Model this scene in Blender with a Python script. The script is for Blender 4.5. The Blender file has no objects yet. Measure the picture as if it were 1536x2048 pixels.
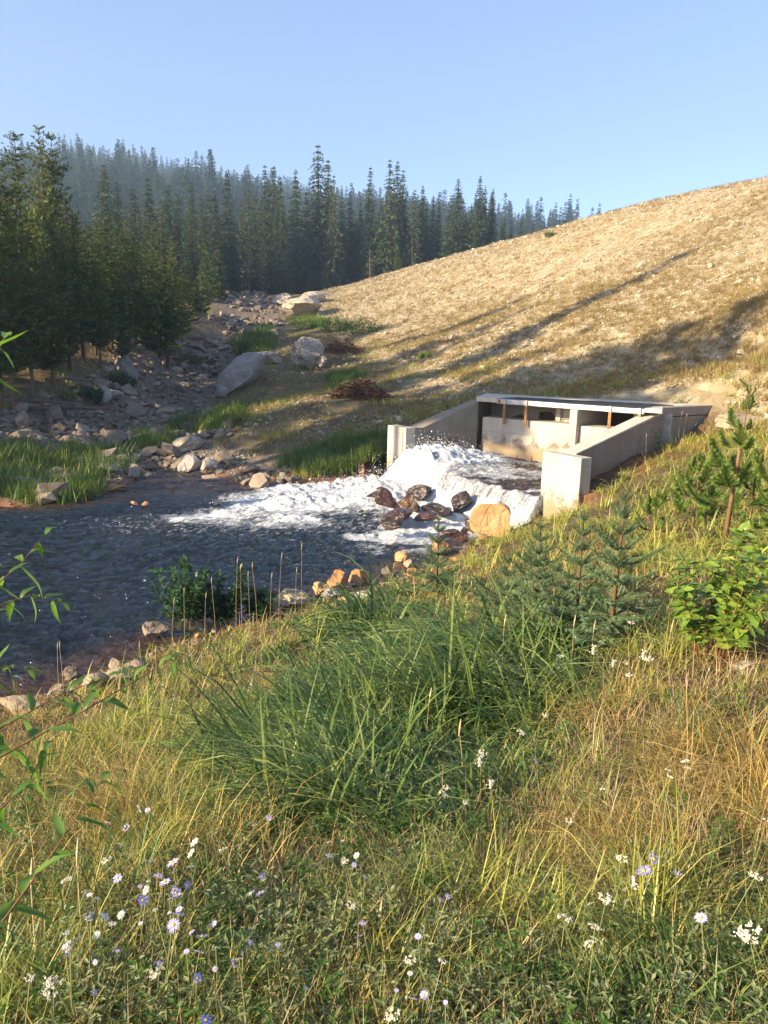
import bpy, bmesh, random
import numpy as np
from math import *
from mathutils import Vector, Euler, Matrix, noise as mnoise
random.seed(7); RNG = np.random.default_rng(7)
SC = bpy.context.scene
COL = SC.collection

# ------------------------------------------------------------------ camera
F = 1539.0; PITCH = radians(12.2); ROLL = radians(1.3); EYE = 4.0
_f = np.array([0, cos(PITCH), -sin(PITCH)]); _r0 = np.array([1., 0, 0]); _u0 = np.array([0, sin(PITCH), cos(PITCH)])
_r = cos(ROLL)*_r0 + sin(ROLL)*_u0; _u = cos(ROLL)*_u0 - sin(ROLL)*_r0
CAMP = np.array([0, 0, EYE])
cam_data = bpy.data.cameras.new('camera'); cam = bpy.data.objects.new('camera', cam_data); COL.objects.link(cam)
cam_data.sensor_fit = 'VERTICAL'; cam_data.angle_y = 2*atan(1024/F); cam_data.clip_start = 0.05; cam_data.clip_end = 3000
cam.matrix_world = Matrix(((_r[0], _u[0], -_f[0], 0), (_r[1], _u[1], -_f[1], 0), (_r[2], _u[2], -_f[2], EYE), (0, 0, 0, 1)))
SC.camera = cam

# ------------------------------------------------------------------ light
SUN_EL = radians(21.5); SUN_AZ = radians(120)          # azimuth to the left of straight ahead (+Y)
TO_SUN = Vector((-sin(SUN_AZ)*cos(SUN_EL), cos(SUN_AZ)*cos(SUN_EL), sin(SUN_EL)))
world = bpy.data.worlds.new('World'); SC.world = world; world.use_nodes = True
wn = world.node_tree; bg = wn.nodes['Background']
sky = wn.nodes.new('ShaderNodeTexSky'); sky.sky_type = 'NISHITA'; sky.sun_disc = False
sky.sun_elevation = SUN_EL; sky.sun_rotation = -SUN_AZ
sky.altitude = 1500; sky.air_density = 1.0; sky.dust_density = 1.8; sky.ozone_density = 3.5
tint = wn.nodes.new('ShaderNodeMix'); tint.data_type = 'RGBA'; tint.blend_type = 'MULTIPLY'; tint.inputs[0].default_value = 1; tint.inputs[7].default_value = (1.2, 1.0, .94, 1)
wn.links.new(sky.outputs[0], tint.inputs[6]); wn.links.new(tint.outputs[2], bg.inputs[0]); bg.inputs[1].default_value = 0.125
sd = bpy.data.lights.new('sun', 'SUN'); sd.energy = 5.0; sd.angle = radians(0.53); sd.color = (1.0, 0.82, 0.57)
sun = bpy.data.objects.new('sun', sd); COL.objects.link(sun); sun.rotation_euler = TO_SUN.to_track_quat('Z', 'Y').to_euler()
SC.view_settings.view_transform = 'Standard'; SC.view_settings.look = 'None'; SC.view_settings.gamma = 1
SC.view_settings.use_curve_mapping = False; SC.view_settings.exposure = 1.4
SC.render.engine = 'CYCLES'
SC.cycles.volume_bounces = 0; SC.cycles.max_bounces = 4; SC.cycles.diffuse_bounces = 3; SC.cycles.glossy_bounces = 2; SC.cycles.transmission_bounces = 2; SC.cycles.transparent_max_bounces = 4

# ------------------------------------------------------------------ projection helpers: turn a sight line into a place
def ray(px, py): return _f + _r*(px-768)/F - _u*(py-1024)/F
def PZ(px, py, z): d = ray(px, py); return CAMP + d*(z-EYE)/d[2]
def PD(px, py, dist): d = ray(px, py); return CAMP + d*dist/hypot(d[0], d[1])
def proj(P):
    v = P - CAMP; w = v @ _f; w = np.where(w < 0.05, 1e9, w)
    return 768 + F*(v @ _r)/w, 1024 - F*(v @ _u)/w, w
def inpoly(x, y, poly):
    x = np.asarray(x); y = np.asarray(y); c = np.zeros(x.shape, bool); n = len(poly)
    for i in range(n):
        x0, y0 = poly[i]; x1, y1 = poly[(i+1) % n]
        if y0 == y1: continue
        c ^= ((y0 > y) != (y1 > y)) & (x < (x1-x0)*(y-y0)/(y1-y0) + x0)
    return c
def sdist(x, y, poly):
    """signed distance to a polygon, positive inside"""
    d = np.full(np.shape(x), 1e9); n = len(poly)
    for i in range(n):
        a = np.array(poly[i][:2]); b = np.array(poly[(i+1) % n][:2]); e = b-a
        t = np.clip(((x-a[0])*e[0] + (y-a[1])*e[1])/max(e@e, 1e-9), 0, 1)
        d = np.minimum(d, np.hypot(x-a[0]-t*e[0], y-a[1]-t*e[1]))
    return np.where(inpoly(x, y, poly), d, -d)
def sstep(a, b, x): t = np.clip((x-a)/(b-a), 0, 1); return t*t*(3-2*t)
_tab = RNG.random((256, 256))
def vnoise(x, y, s=0):
    x = np.asarray(x, float)+s*37.3; y = np.asarray(y, float)+s*91.7
    xi = np.floor(x).astype(int); yi = np.floor(y).astype(int); fx = x-xi; fy = y-yi
    fx = fx*fx*(3-2*fx); fy = fy*fy*(3-2*fy)
    g = lambda i, j: _tab[(i) & 255, (j) & 255]
    return (g(xi, yi)*(1-fx)+g(xi+1, yi)*fx)*(1-fy) + (g(xi, yi+1)*(1-fx)+g(xi+1, yi+1)*fx)*fy - .5
def fbm(x, y, o=4, s=0, g=.5):
    r = 0; a = 1.
    for k in range(o): r = r + a*vnoise(x*2**k, y*2**k, s+k*3); a *= g
    return r

# ------------------------------------------------------------------ object helpers
def mesh(name, V, Fc, mat=None, smooth=False, attrs=None, mats=None, midx=None):
    V = np.asarray(V, float).reshape(-1, 3)
    m = bpy.data.meshes.new(name)
    if isinstance(Fc, np.ndarray):
        k = Fc.shape[1]; nf = len(Fc)
        m.vertices.add(len(V)); m.vertices.foreach_set('co', V.ravel())
        m.loops.add(nf*k); m.loops.foreach_set('vertex_index', Fc.astype(np.int32).ravel())
        m.polygons.add(nf); m.polygons.foreach_set('loop_start', np.arange(nf, dtype=np.int32)*k)
        m.polygons.foreach_set('loop_total', np.full(nf, k, np.int32))
        m.update(calc_edges=True)
    else:
        m.from_pydata([tuple(v) for v in V], [], Fc)
    for mm in (mats or ([mat] if mat else [])): m.materials.append(mm)
    if midx is not None: m.polygons.foreach_set('material_index', np.asarray(midx, np.int32))
    m.polygons.foreach_set('use_smooth', np.full(len(m.polygons), smooth))
    for k, v in (attrs or {}).items():
        v = np.asarray(v, np.float32)
        if v.ndim == 1: a = m.attributes.new(k, 'FLOAT', 'POINT'); a.data.foreach_set('value', v)
        else: a = m.attributes.new(k, 'FLOAT_VECTOR', 'POINT'); a.data.foreach_set('vector', v.ravel())
    m.update(); return m
def obj(name, data, parent=None, loc=(0, 0, 0), rot=(0, 0, 0), scale=1, **props):
    o = bpy.data.objects.new(name, data); COL.objects.link(o)
    o.location = loc; o.rotation_euler = rot; o.scale = (scale,)*3 if np.isscalar(scale) else scale
    if parent: o.parent = parent
    for k, v in props.items(): o[k] = v
    return o
def thing(name, data, label, cat, group=None, **kw):
    o = obj(name, data, **kw); o['label'] = label; o['category'] = cat
    if group: o['group'] = group
    return o
def link_copy(src, parent=None):
    c = src.copy(); COL.objects.link(c)
    if parent: c.parent = parent
    return c
def copy_tree(root, **kw):
    c = link_copy(root)
    for ch in root.children:
        d = link_copy(ch, c)
        for g in ch.children: link_copy(g, d)
    for k, v in kw.items(): c[k] = v
    return c
class MB:
    """collects tubes, boxes, strips into one mesh"""
    def __init__(s): s.V = []; s.F = []; s.n = 0; s.M = []
    def add(s, V, Fs, mi=0):
        V = np.asarray(V, float).reshape(-1, 3); s.V.append(V); s.F += [tuple(int(i)+s.n for i in f) for f in Fs]; s.M += [mi]*len(Fs); s.n += len(V)
    def tube(s, pts, rad, n=6, mi=0, cap=True):
        pts = [Vector(p) for p in pts]; rad = rad if hasattr(rad, '__len__') else [rad]*len(pts); V = []; Fs = []
        for i, p in enumerate(pts):
            t = (pts[min(i+1, len(pts)-1)]-pts[max(i-1, 0)]).normalized()
            a = t.orthogonal().normalized() if i == 0 else (pa - t*pa.dot(t)).normalized()
            pa = a; b = t.cross(a)
            for k in range(n):
                th = 2*pi*k/n; V.append(p + (a*cos(th)+b*sin(th))*rad[i])
        for i in range(len(pts)-1):
            for k in range(n):
                k2 = (k+1) % n; Fs.append((i*n+k, i*n+k2, (i+1)*n+k2, (i+1)*n+k))
        if cap: Fs.append(tuple(range(n-1, -1, -1))); Fs.append(tuple((len(pts)-1)*n+k for k in range(n)))
        s.add(V, Fs, mi)
    def prism(s, poly, z0, z1, mi=0):
        """poly: list of (x,y); z0,z1 floats or lists"""
        n = len(poly); zz0 = z0 if hasattr(z0, '__len__') else [z0]*n; zz1 = z1 if hasattr(z1, '__len__') else [z1]*n
        ar = sum(poly[i][0]*poly[(i+1) % n][1]-poly[(i+1) % n][0]*poly[i][1] for i in range(n))
        if ar < 0: poly = poly[::-1]; zz0 = list(zz0)[::-1]; zz1 = list(zz1)[::-1]
        V = [(p[0], p[1], z) for p, z in zip(poly, zz0)] + [(p[0], p[1], z) for p, z in zip(poly, zz1)]
        s.add(V, [tuple(range(n-1, -1, -1)), tuple(range(n, 2*n))] + [(i, (i+1) % n, n+(i+1) % n, n+i) for i in range(n)], mi)
    def mesh(s, name, mats, smooth=False):
        V = np.concatenate(s.V); m = bpy.data.meshes.new(name); m.from_pydata([tuple(v) for v in V], [], s.F)
        for k in (mats if isinstance(mats, (list, tuple)) else [mats]): m.materials.append(k)
        m.polygons.foreach_set('material_index', np.array(s.M, np.int32)); m.polygons.foreach_set('use_smooth', np.full(len(s.F), smooth)); m.update(); return m

# ------------------------------------------------------------------ materials
def newmat(name):
    m = bpy.data.materials.new(name); m.use_nodes = True; nt = m.node_tree; nt.nodes.clear(); return m, nt
def N(nt, t, ins=None, **kw):
    n = nt.nodes.new('ShaderNode'+t)
    for k, v in kw.items(): setattr(n, k, v)
    for k, v in (ins or {}).items():
        if isinstance(v, bpy.types.NodeSocket): nt.links.new(v, n.inputs[k])
        else: n.inputs[k].default_value = v
    return n
def c4(c): return (c[0], c[1], c[2], 1)
def ramp(nt, fac, stops):
    r = nt.nodes.new('ShaderNodeValToRGB'); nt.links.new(fac, r.inputs[0]); e = r.color_ramp.elements
    while len(e) < len(stops): e.new(.5)
    for k, (p, c) in enumerate(stops): e[k].position = p; e[k].color = c4(c) if hasattr(c, '__len__') else (c, c, c, 1)
    return r.outputs[0]
def noise(nt, vec, scale, detail=4, rough=.55, out='Fac', distortion=0.):
    n = N(nt, 'TexNoise', {'Scale': scale, 'Detail': detail, 'Roughness': rough, 'Distortion': distortion})
    if vec is not None: nt.links.new(vec, n.inputs['Vector'])
    return n.outputs[out]
def mix(nt, f, a, b, bt='MIX'):
    n = nt.nodes.new('ShaderNodeMix'); n.data_type = 'RGBA'; n.blend_type = bt
    for i, v in ((0, f), (6, a), (7, b)):
        if isinstance(v, bpy.types.NodeSocket): nt.links.new(v, n.inputs[i])
        else: n.inputs[i].default_value = c4(v) if hasattr(v, '__len__') else v
    return n.outputs[2]
def math_(nt, op, a, b=None, clamp=False):
    n = nt.nodes.new('ShaderNodeMath'); n.operation = op; n.use_clamp = clamp
    for i, v in ((0, a), (1, b)):
        if v is None: continue
        if isinstance(v, bpy.types.NodeSocket): nt.links.new(v, n.inputs[i])
        else: n.inputs[i].default_value = v
    return n.outputs[0]
def out(nt, sh): o = nt.nodes.new('ShaderNodeOutputMaterial'); nt.links.new(sh, o.inputs[0])
def bump(nt, h, strength=.5, dist=.05): return N(nt, 'Bump', {'Height': h, 'Strength': strength, 'Distance': dist}).outputs[0]
def pbr(nt, col, rough=.8, nrm=None, spec=.3):
    p = nt.nodes.new('ShaderNodeBsdfPrincipled')
    for k, v in (('Base Color', col), ('Roughness', rough), ('Specular IOR Level', spec)):
        if isinstance(v, bpy.types.NodeSocket): nt.links.new(v, p.inputs[k])
        else: p.inputs[k].default_value = c4(v) if hasattr(v, '__len__') else v
    if nrm: nt.links.new(nrm, p.inputs['Normal'])
    return p.outputs[0]
def leafmat(name, cols, transl=.35, rough=.5, spec=.25, tcol=(1.3, 1.5, .6), grass=False, nscale=3, var=.5):
    """foliage: colour varies per plant (random) and in clumps; light passes through the leaf"""
    m, nt = newmat(name)
    oi = N(nt, 'ObjectInfo'); geo = N(nt, 'NewGeometry')
    nz = noise(nt, geo.outputs['Position'], nscale, 3)
    isl = geo.outputs['Random Per Island']
    if grass: a = math_(nt, 'ADD', math_(nt, 'MULTIPLY', nz, .55), math_(nt, 'MULTIPLY', isl, .5))
    else: a = math_(nt, 'ADD', math_(nt, 'MULTIPLY', nz, 1-var), math_(nt, 'MULTIPLY', math_(nt, 'ADD', math_(nt, 'MULTIPLY', oi.outputs['Random'], .5), math_(nt, 'MULTIPLY', isl, .5)), var))
    st = [(0.15+0.7*k/(len(cols)-1), c) for k, c in enumerate(cols)]
    col = ramp(nt, a, st)
    d = pbr(nt, col, rough, spec=spec)
    tc = mix(nt, 1.0, col, tcol, 'MULTIPLY')
    t = N(nt, 'BsdfTranslucent', {'Color': tc}).outputs[0]
    ms = N(nt, 'MixShader', {0: transl}); nt.links.new(d, ms.inputs[1]); nt.links.new(t, ms.inputs[2])
    out(nt, ms.outputs[0]); return m

def rockmat(name, c1, c2, c3, scale=1.5, rough=.85, bs=.6, wet=False, lichen=None, objspace=True, spec=.3, rnd=.35):
    m, nt = newmat(name)
    v = N(nt, 'TexCoord').outputs['Object'] if objspace else N(nt, 'NewGeometry').outputs['Position']
    r = N(nt, 'ObjectInfo').outputs['Random']
    n1 = noise(nt, v, scale, 6, .6); n2 = noise(nt, v, scale*7, 4, .7)
    a = math_(nt, 'ADD', math_(nt, 'MULTIPLY', n1, 1-rnd), math_(nt, 'MULTIPLY', r, rnd))
    col = ramp(nt, a, [(.25, c1), (.5, c2), (.75, c3)])
    col = mix(nt, math_(nt, 'MULTIPLY', n2, .5), col, (.5, .5, .5), 'OVERLAY')
    if lichen: col = mix(nt, ramp(nt, noise(nt, v, scale*2.3, 5, .7), [(.55, 0), (.68, 1)]), col, lichen)
    h = math_(nt, 'ADD', n1, math_(nt, 'MULTIPLY', n2, .4))
    vor = N(nt, 'TexVoronoi', {'Scale': scale*2}, feature='DISTANCE_TO_EDGE'); nt.links.new(v, vor.inputs['Vector'])
    h = math_(nt, 'ADD', h, math_(nt, 'MULTIPLY', math_(nt, 'MINIMUM', vor.outputs[0], .08), 2.))
    out(nt, pbr(nt, col, rough, bump(nt, h, bs, .12/scale), spec)); return m

M = {}
M['stone'] = rockmat('creek_stone', (.12, .092, .07), (.225, .175, .13), (.36, .285, .21), 3)
M['tanstone'] = rockmat('tan_stone', (.2, .15, .1), (.31, .245, .165), (.42, .35, .25), 2)
M['pale'] = rockmat('pale_boulder', (.3, .25, .2), (.45, .385, .3), (.56, .49, .4), .8, lichen=(.2, .17, .14), bs=1.)
M['greyb'] = rockmat('grey_boulder', (.2, .18, .16), (.3, .27, .24), (.38, .35, .31), 1.2, bs=1.)
M['orange'] = rockmat('orange_rock', (.3, .13, .05), (.46, .25, .11), (.56, .38, .2), 1.5, bs=.7, rnd=.2)
M['wet'] = rockmat('wet_rock', (.018, .013, .013), (.042, .026, .022), (.11, .05, .03), 2.5, rough=.28, spec=.6, bs=.8)
M['brownwet'] = rockmat('brown_wet_rock', (.03, .018, .013), (.075, .04, .022), (.17, .08, .035), 2.5, rough=.35, spec=.5, bs=.8)
M['gravel'] = rockmat('slope_stone', (.29, .235, .145), (.41, .34, .225), (.55, .48, .35), 6, rnd=.6)
M['bark'] = rockmat('bark', (.05, .035, .025), (.11, .075, .05), (.2, .14, .1), 6, bs=1, spec=.1)
M['deadwood'] = rockmat('dead_wood', (.09, .065, .05), (.17, .125, .095), (.26, .2, .16), 5, spec=.1)
M['pinebark'] = rockmat('young_pine_bark', (.09, .055, .03), (.17, .1, .05), (.27, .17, .09), 20, spec=.1)
M['spruce'] = leafmat('spruce_needles', [(.025, .05, .02), (.06, .09, .035), (.12, .145, .05)], .15, .6, .15, nscale=.6)
M['pine'] = leafmat('pine_needles', [(.03, .055, .014), (.08, .11, .025), (.17, .18, .04)], .22, .55, .15, nscale=.5)
M['farpine'] = leafmat('far_conifer_needles', [(.03, .05, .025), (.06, .09, .04), (.1, .125, .055)], .15, .7, .1, nscale=.04, var=.7)
M['sapling'] = leafmat('blue_spruce_needles', [(.07, .13, .055), (.14, .22, .1), (.25, .34, .18)], .2, .5, .3, (1.1, 1.3, .8), nscale=3)
M['yngpine'] = leafmat('young_pine_needles', [(.08, .14, .025), (.16, .24, .045), (.28, .34, .08)], .3, .45, .3, nscale=3)
M['bush'] = leafmat('bush_leaves', [(.045, .1, .02), (.08, .16, .03), (.14, .22, .05)], .4, .45, .3, nscale=2)
M['dkbush'] = leafmat('dark_bush_leaves', [(.015, .045, .016), (.03, .08, .025), (.055, .12, .035)], .2, .4, .4, nscale=4)
M['shrub'] = leafmat('shrub_leaves', [(.09, .17, .025), (.22, .32, .05), (.42, .46, .07)], .3, .4, .4, nscale=9, var=.8)
M['willow'] = leafmat('willow_leaves', [(.05, .12, .03), (.11, .21, .045), (.2, .32, .07)], .45, .4, .4, nscale=14, var=.6)
M['lush'] = leafmat('lush_grass', [(.02, .055, .014), (.06, .12, .025), (.14, .2, .045), (.3, .33, .1)], .16, .42, .3, grass=True, nscale=1.5)
M['ygreen'] = leafmat('yellow_green_grass', [(.07, .1, .018), (.2, .235, .035), (.37, .36, .07), (.55, .48, .15)], .22, .4, .4, grass=True, nscale=1.2)
M['golden'] = leafmat('golden_grass', [(.16, .1, .025), (.34, .23, .06), (.52, .38, .11), (.68, .54, .24)], .2, .6, .2, (1.2, 1.05, .6), grass=True, nscale=1.5)
M['thatch'] = leafmat('thatch_grass', [(.12, .07, .03), (.28, .18, .08), (.46, .34, .18), (.62, .52, .32)], .2, .6, .2, (1.1, 1., .7), grass=True, nscale=2)
M['herb'] = leafmat('silver_herb', [(.08, .12, .04), (.17, .2, .08), (.34, .36, .22)], .25, .6, .2, nscale=3)
M['slopegrass'] = leafmat('slope_grass', [(.16, .11, .04), (.3, .22, .08), (.4, .32, .14)], .25, .7, .1, (1.1, 1., .7), nscale=.15)

def simple(name, col, rough=.6, spec=.3, metal=0, nz=0, sc=10):
    m, nt = newmat(name)
    v = N(nt, 'TexCoord').outputs['Object']
    c = ramp(nt, noise(nt, v, sc, 5), [(.3, [x*(1-nz) for x in col]), (.7, [min(1, x*(1+nz)) for x in col])])
    s = pbr(nt, c, rough, spec=spec); s.node.inputs['Metallic'].default_value = metal; out(nt, s); return m
M['petalw'] = simple('white_petal', (.72, .7, .66), nz=.1)
M['petall'] = simple('lilac_petal', (.55, .47, .74), nz=.15)
M['petalb'] = simple('blue_violet_petal', (.3, .28, .68), nz=.15)
M['fdisc'] = simple('flower_disc', (.6, .42, .06), nz=.3, sc=300)
M['yarrow'] = simple('cream_flower', (.62, .57, .44), nz=.15, sc=200)
M['stem'] = simple('stem', (.2, .2, .07), nz=.4)
M['redstem'] = simple('red_stem', (.23, .1, .05), nz=.4)
M['seed'] = simple('seed_head', (.5, .38, .2), nz=.3, sc=150)
M['rustpost'] = simple('rusty_steel', (.33, .17, .07), .7, nz=.5, sc=20)
M['galv'] = simple('galvanised_steel', (.42, .41, .39), .5, .5, .3, nz=.25, sc=6)
M['darksteel'] = simple('dark_grating', (.12, .115, .11), .6, nz=.2)
M['mark'] = simple('red_paint_mark', (.5, .1, .05), nz=.3)
M['markw'] = simple('white_paint_mark', (.75, .74, .7), nz=.1)

def concrete(name, base, rust=False, dark=False, tide=0.):
    m, nt = newmat(name)
    pos = N(nt, 'NewGeometry').outputs['Position']
    sep = N(nt, 'SeparateXYZ', {0: pos})
    n1 = noise(nt, pos, 1.2, 6, .65); n2 = noise(nt, pos, 30, 3)
    mp = N(nt, 'Mapping', {'Vector': pos, 'Scale': (6, 6, .35)})
    streak = noise(nt, mp.outputs[0], 1., 4, .6)
    col = ramp(nt, n1, [(.3, [x*.8 for x in base]), (.7, [x*1.12 for x in base])])
    fr = math_(nt, 'FRACT', math_(nt, 'MULTIPLY', math_(nt, 'ADD', sep.outputs['Z'], .21), 1.64)); col = mix(nt, math_(nt, 'MULTIPLY', math_(nt, 'LESS_THAN', fr, .035), .35), col, [x*.45 for x in base])
    col = mix(nt, ramp(nt, streak, [(.5, 0), (.75, .45)]), col, [x*.55 for x in base])
    wob = math_(nt, 'ADD', math_(nt, 'MULTIPLY', noise(nt, pos, 1.5, 5, .6), 1.0), math_(nt, 'MULTIPLY', streak, .5))
    lvl = math_(nt, 'SUBTRACT', math_(nt, 'ADD', sep.outputs['Z'], tide), wob)        # height less a ragged tide line
    if rust:
        f = ramp(nt, math_(nt, 'ADD', lvl, 0.0), [(.25, 1), (.85, 0)]); col = mix(nt, math_(nt, 'MULTIPLY', f, .8), col, (.3, .12, .04))
    else:
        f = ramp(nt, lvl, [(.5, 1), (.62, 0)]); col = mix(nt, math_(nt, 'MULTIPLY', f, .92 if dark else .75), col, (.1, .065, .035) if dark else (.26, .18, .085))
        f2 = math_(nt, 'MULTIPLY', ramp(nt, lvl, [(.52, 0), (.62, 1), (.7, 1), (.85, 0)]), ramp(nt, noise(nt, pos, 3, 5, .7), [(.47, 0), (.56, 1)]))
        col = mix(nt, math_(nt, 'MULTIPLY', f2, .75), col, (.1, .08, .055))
    pits = ramp(nt, noise(nt, pos, 45, 2), [(.68, 0), (.75, 1)])
    col = mix(nt, math_(nt, 'MULTIPLY', pits, .3), col, (.15, .12, .09))
    h = math_(nt, 'ADD', n1, math_(nt, 'MULTIPLY', n2, .15))
    out(nt, pbr(nt, col, .85, bump(nt, h, .4, .03), .25)); return m
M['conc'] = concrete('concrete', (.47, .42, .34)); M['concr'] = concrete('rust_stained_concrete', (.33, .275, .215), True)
M['concclean'] = simple('pale_concrete', (.52, .465, .37), .85, nz=.12, sc=3); M['concp'] = concrete('pillar_concrete', (.52, .465, .37), tide=.55); M['concshade'] = concrete('shaded_stained_concrete', (.27, .225, .17), dark=True)  # last one: dark stain, plus a base darkened to hold the left wall's shade

# ------------------------------------------------------------------ terrain
SHORE = [tuple(PZ(*p, 0)[:2]) for p in [(-10, 1012), (60, 1009), (130, 1004), (190, 994), (215, 985), (250, 972), (270, 960), (300, 945), (318, 938), (345, 936), (400, 946), (460, 962), (520, 972), (560, 978), (600, 974), (650, 966), (720, 960), (770, 950)]]
BASIN = [(0.3, 21.5), (1.6, 22.35), (2.75, 23.0), (5.2, 21.2), (7.0, 19.6), (5.2, 18.0), (3.9, 16.35)]
SHORE2 = [tuple(PZ(*p, 0)[:2]) for p in [(1050, 1040), (985, 1075), (930, 1100), (900, 1120), (850, 1138), (790, 1165), (700, 1195), (640, 1208), (560, 1225), (480, 1250), (400, 1275), (330, 1300), (250, 1335), (150, 1372), (60, 1400), (-20, 1412)]]
WATER = SHORE + BASIN + SHORE2 + [(-8, 6.2), (-14, 3), (-26, 0), (-50, -3), (-50, 12), (-26, 16.0), (-16, 17.6)]
def dplane(px, py):
    d = ray(px, py); g = np.array([-.42*.95, -.42*.3, 1.]); rhs = 2.3 - .42*(3.8*.95+32*.3)
    t = (rhs - g@CAMP)/(g@d); return CAMP + d*t
CP = []
for px, py, z in [(0, 2048, 2.35), (768, 2048, 2.4), (1536, 2048, 2.45), (0, 1700, 1.95), (400, 1700, 2.05), (768, 1700, 2.1), (1536, 1700, 2.25), (0, 1500, .75), (300, 1500, 1.15), (768, 1500, 1.65), (1100, 1500, 1.9), (1536, 1500, 2.15),
                  (300, 1380, .4), (500, 1300, .65), (768, 1300, 1.1), (1000, 1300, 1.5), (1250, 1320, 1.75), (1536, 1300, 2.0), (700, 1220, .3), (900, 1200, .7), (1100, 1180, 1.15), (1300, 1180, 1.5), (1536, 1150, 1.8), (900, 1120, .12), (1000, 1080, .4), (1080, 1020, .7),
                  (1165, 980, 1.0), (1250, 1040, 1.2), (1448, 1085, 1.6), (1300, 930, 1.45), (1430, 875, 1.9), (1536, 900, 2.15), (1500, 835, 2.35), (1640, 1000, 2.2), (1700, 1400, 2.4), (1600, 820, 2.6),
                  (0, 950, .2), (0, 880, .6), (100, 900, .45), (200, 880, .5), (250, 830, .9), (0, 805, 1.55), (150, 790, 1.7), (280, 800, 1.2), (330, 770, 1.5), (-300, 850, 1.6), (-300, 960, .5), (0, 770, 2.1), (100, 760, 2.3), (200, 745, 2.5), (260, 720, 2.8),
                  (350, 880, .3), (380, 840, .65), (400, 800, 1.05), (430, 765, 1.7), (440, 830, 1.1), (520, 835, 1.25), (600, 850, 1.15), (700, 850, 1.3), (760, 900, .85), (700, 925, .4), (600, 940, .25), (480, 930, .3), (400, 920, .25), (420, 870, .8), (520, 890, .65),
                  (700, 795, 1.9), (800, 795, 1.95), (900, 800, 2.05), (950, 793, 2.2), (850, 840, 1.6), (1000, 776, 2.5), (1200, 786, 2.5), (1430, 800, 2.45)]:
    CP.append(PZ(px, py, z))
for px, py, d in [(450, 725, 53), (455, 690, 64), (475, 650, 78), (495, 618, 92), (515, 592, 106), (475, 582, 112), (300, 700, 46), (390, 690, 55), (425, 640, 66), (437, 605, 84), (395, 630, 70), (250, 665, 47), (100, 680, 46), (0, 700, 44), (200, 600, 75), (0, 600, 80), (-300, 650, 60),
                  (500, 740, 44), (600, 745, 45), (620, 702, 50), (560, 696, 54), (700, 705, 54), (780, 692, 54), (600, 645, 74), (650, 640, 76), (700, 655, 68), (560, 640, 78), (590, 606, 92), (640, 604, 92), (620, 588, 100), (560, 590, 108),
                  (1536, 355, 72), (1400, 387, 80), (1250, 425, 89), (1120, 460, 97), (1000, 490, 104), (880, 522, 109), (760, 553, 110), (650, 584, 108)]:
    CP.append(PD(px, py, d))
for px, py in [(900, 740), (1000, 720), (1120, 720), (1250, 730), (1400, 740), (1536, 740), (1100, 640), (1300, 640), (1536, 640), (900, 660), (1536, 540), (1300, 520), (1100, 560), (1800, 700), (1800, 600), (1536, 450), (950, 600)]:
    CP.append(dplane(px, py))
for px, py, d in [(1536, 355, 72), (1250, 425, 89), (1000, 490, 104), (760, 553, 110), (650, 584, 108)]:
    p = PD(px, py, d); q = p.copy(); k = (d+9)/d; q[:2] *= k; q[2] -= .2; CP.append(q)
    q = p.copy(); k = (d+45)/d; q[:2] *= k; q[2] -= 1.5; CP.append(q)
CP += [np.array(p, float) for p in [(0, -6, 2.5), (-6, -4, 2.2), (8, -4, 2.9), (10, 5, 2.8), (14, 12, 3.2), (-9, 2, .9), (-14, -4, 1.8), (-26, -8, 2.5), (-30, 26, 2.5), (-50, 30, 4), (-40, 60, 8), (30, -20, 4), (0, -40, 3), (-40, -30, 3), (-60, 120, 16), (0, 180, 15), (-50, 180, 18), (50, 170, 18), (70, 60, 21), (90, 30, 20), (60, 0, 12), (40, 20, 11), (28, 8, 5)]]
CP = np.array(CP)
def rbf_fit(C, lam=.6):
    n = len(C); X = C[:, :2]
    d2 = ((X[:, None]-X[None])**2).sum(-1); K = .5*d2*np.log(d2+1e-9); K += np.eye(n)*lam
    Pm = np.c_[np.ones(n), X]; A = np.block([[K, Pm], [Pm.T, np.zeros((3, 3))]])
    return np.linalg.solve(A, np.r_[C[:, 2], 0, 0, 0])
W_ = rbf_fit(CP)
def rbf(x, y):
    sh = np.shape(x); x = np.ravel(x); y = np.ravel(y); r = W_[-3]+W_[-2]*x+W_[-1]*y
    for k in range(len(CP)):
        d2 = (x-CP[k, 0])**2+(y-CP[k, 1])**2; r = r + W_[k]*.5*d2*np.log(d2+1e-9)
    return r.reshape(sh)
CHAMBER = [(2.95, 22.65), (6.75, 19.55), (8.7, 21.2), (3.5, 23.9)]
def height(x, y):
    x = np.asarray(x, float); y = np.asarray(y, float)
    b = rbf(x, y); r = np.hypot(x, y)
    b = b + fbm(x*.35, y*.35, 4, 1)*np.clip(r*.012, .05, .45)*(1-.6*sstep(3, 7, b)) + fbm(x*2.2, y*2.2, 3, 5)*.07*sstep(0, 3, r)
    w = sdist(x, y, WATER); bd = -w
    o = np.clip(bd, 0, 9)*.22 + .02
    h = np.where(bd > 0, o*(1-sstep(0, 1.8, bd)) + np.maximum(b, .06)*sstep(0, 1.8, bd), -np.minimum(.5, np.maximum(w, 0)*.3+.03))
    # hard edge along the concrete walls
    bs = sdist(x, y, BASIN); hb = np.maximum(b, .5); near = sstep(-.35, -.18, bs)
    up = (x*.83+y*.56) > 14.0
    h = np.where((bs > -2.2) & (bs <= 0) & (bd > 0) & ((x-.3)*.83+(y-21.5)*.56 > .1), hb, h)
    ch = sdist(x, y, CHAMBER); h = np.where(ch > -.1, 1.2, h)
    return h
def hz(x, y): return float(height(np.array([x]), np.array([y]))[0])
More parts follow.
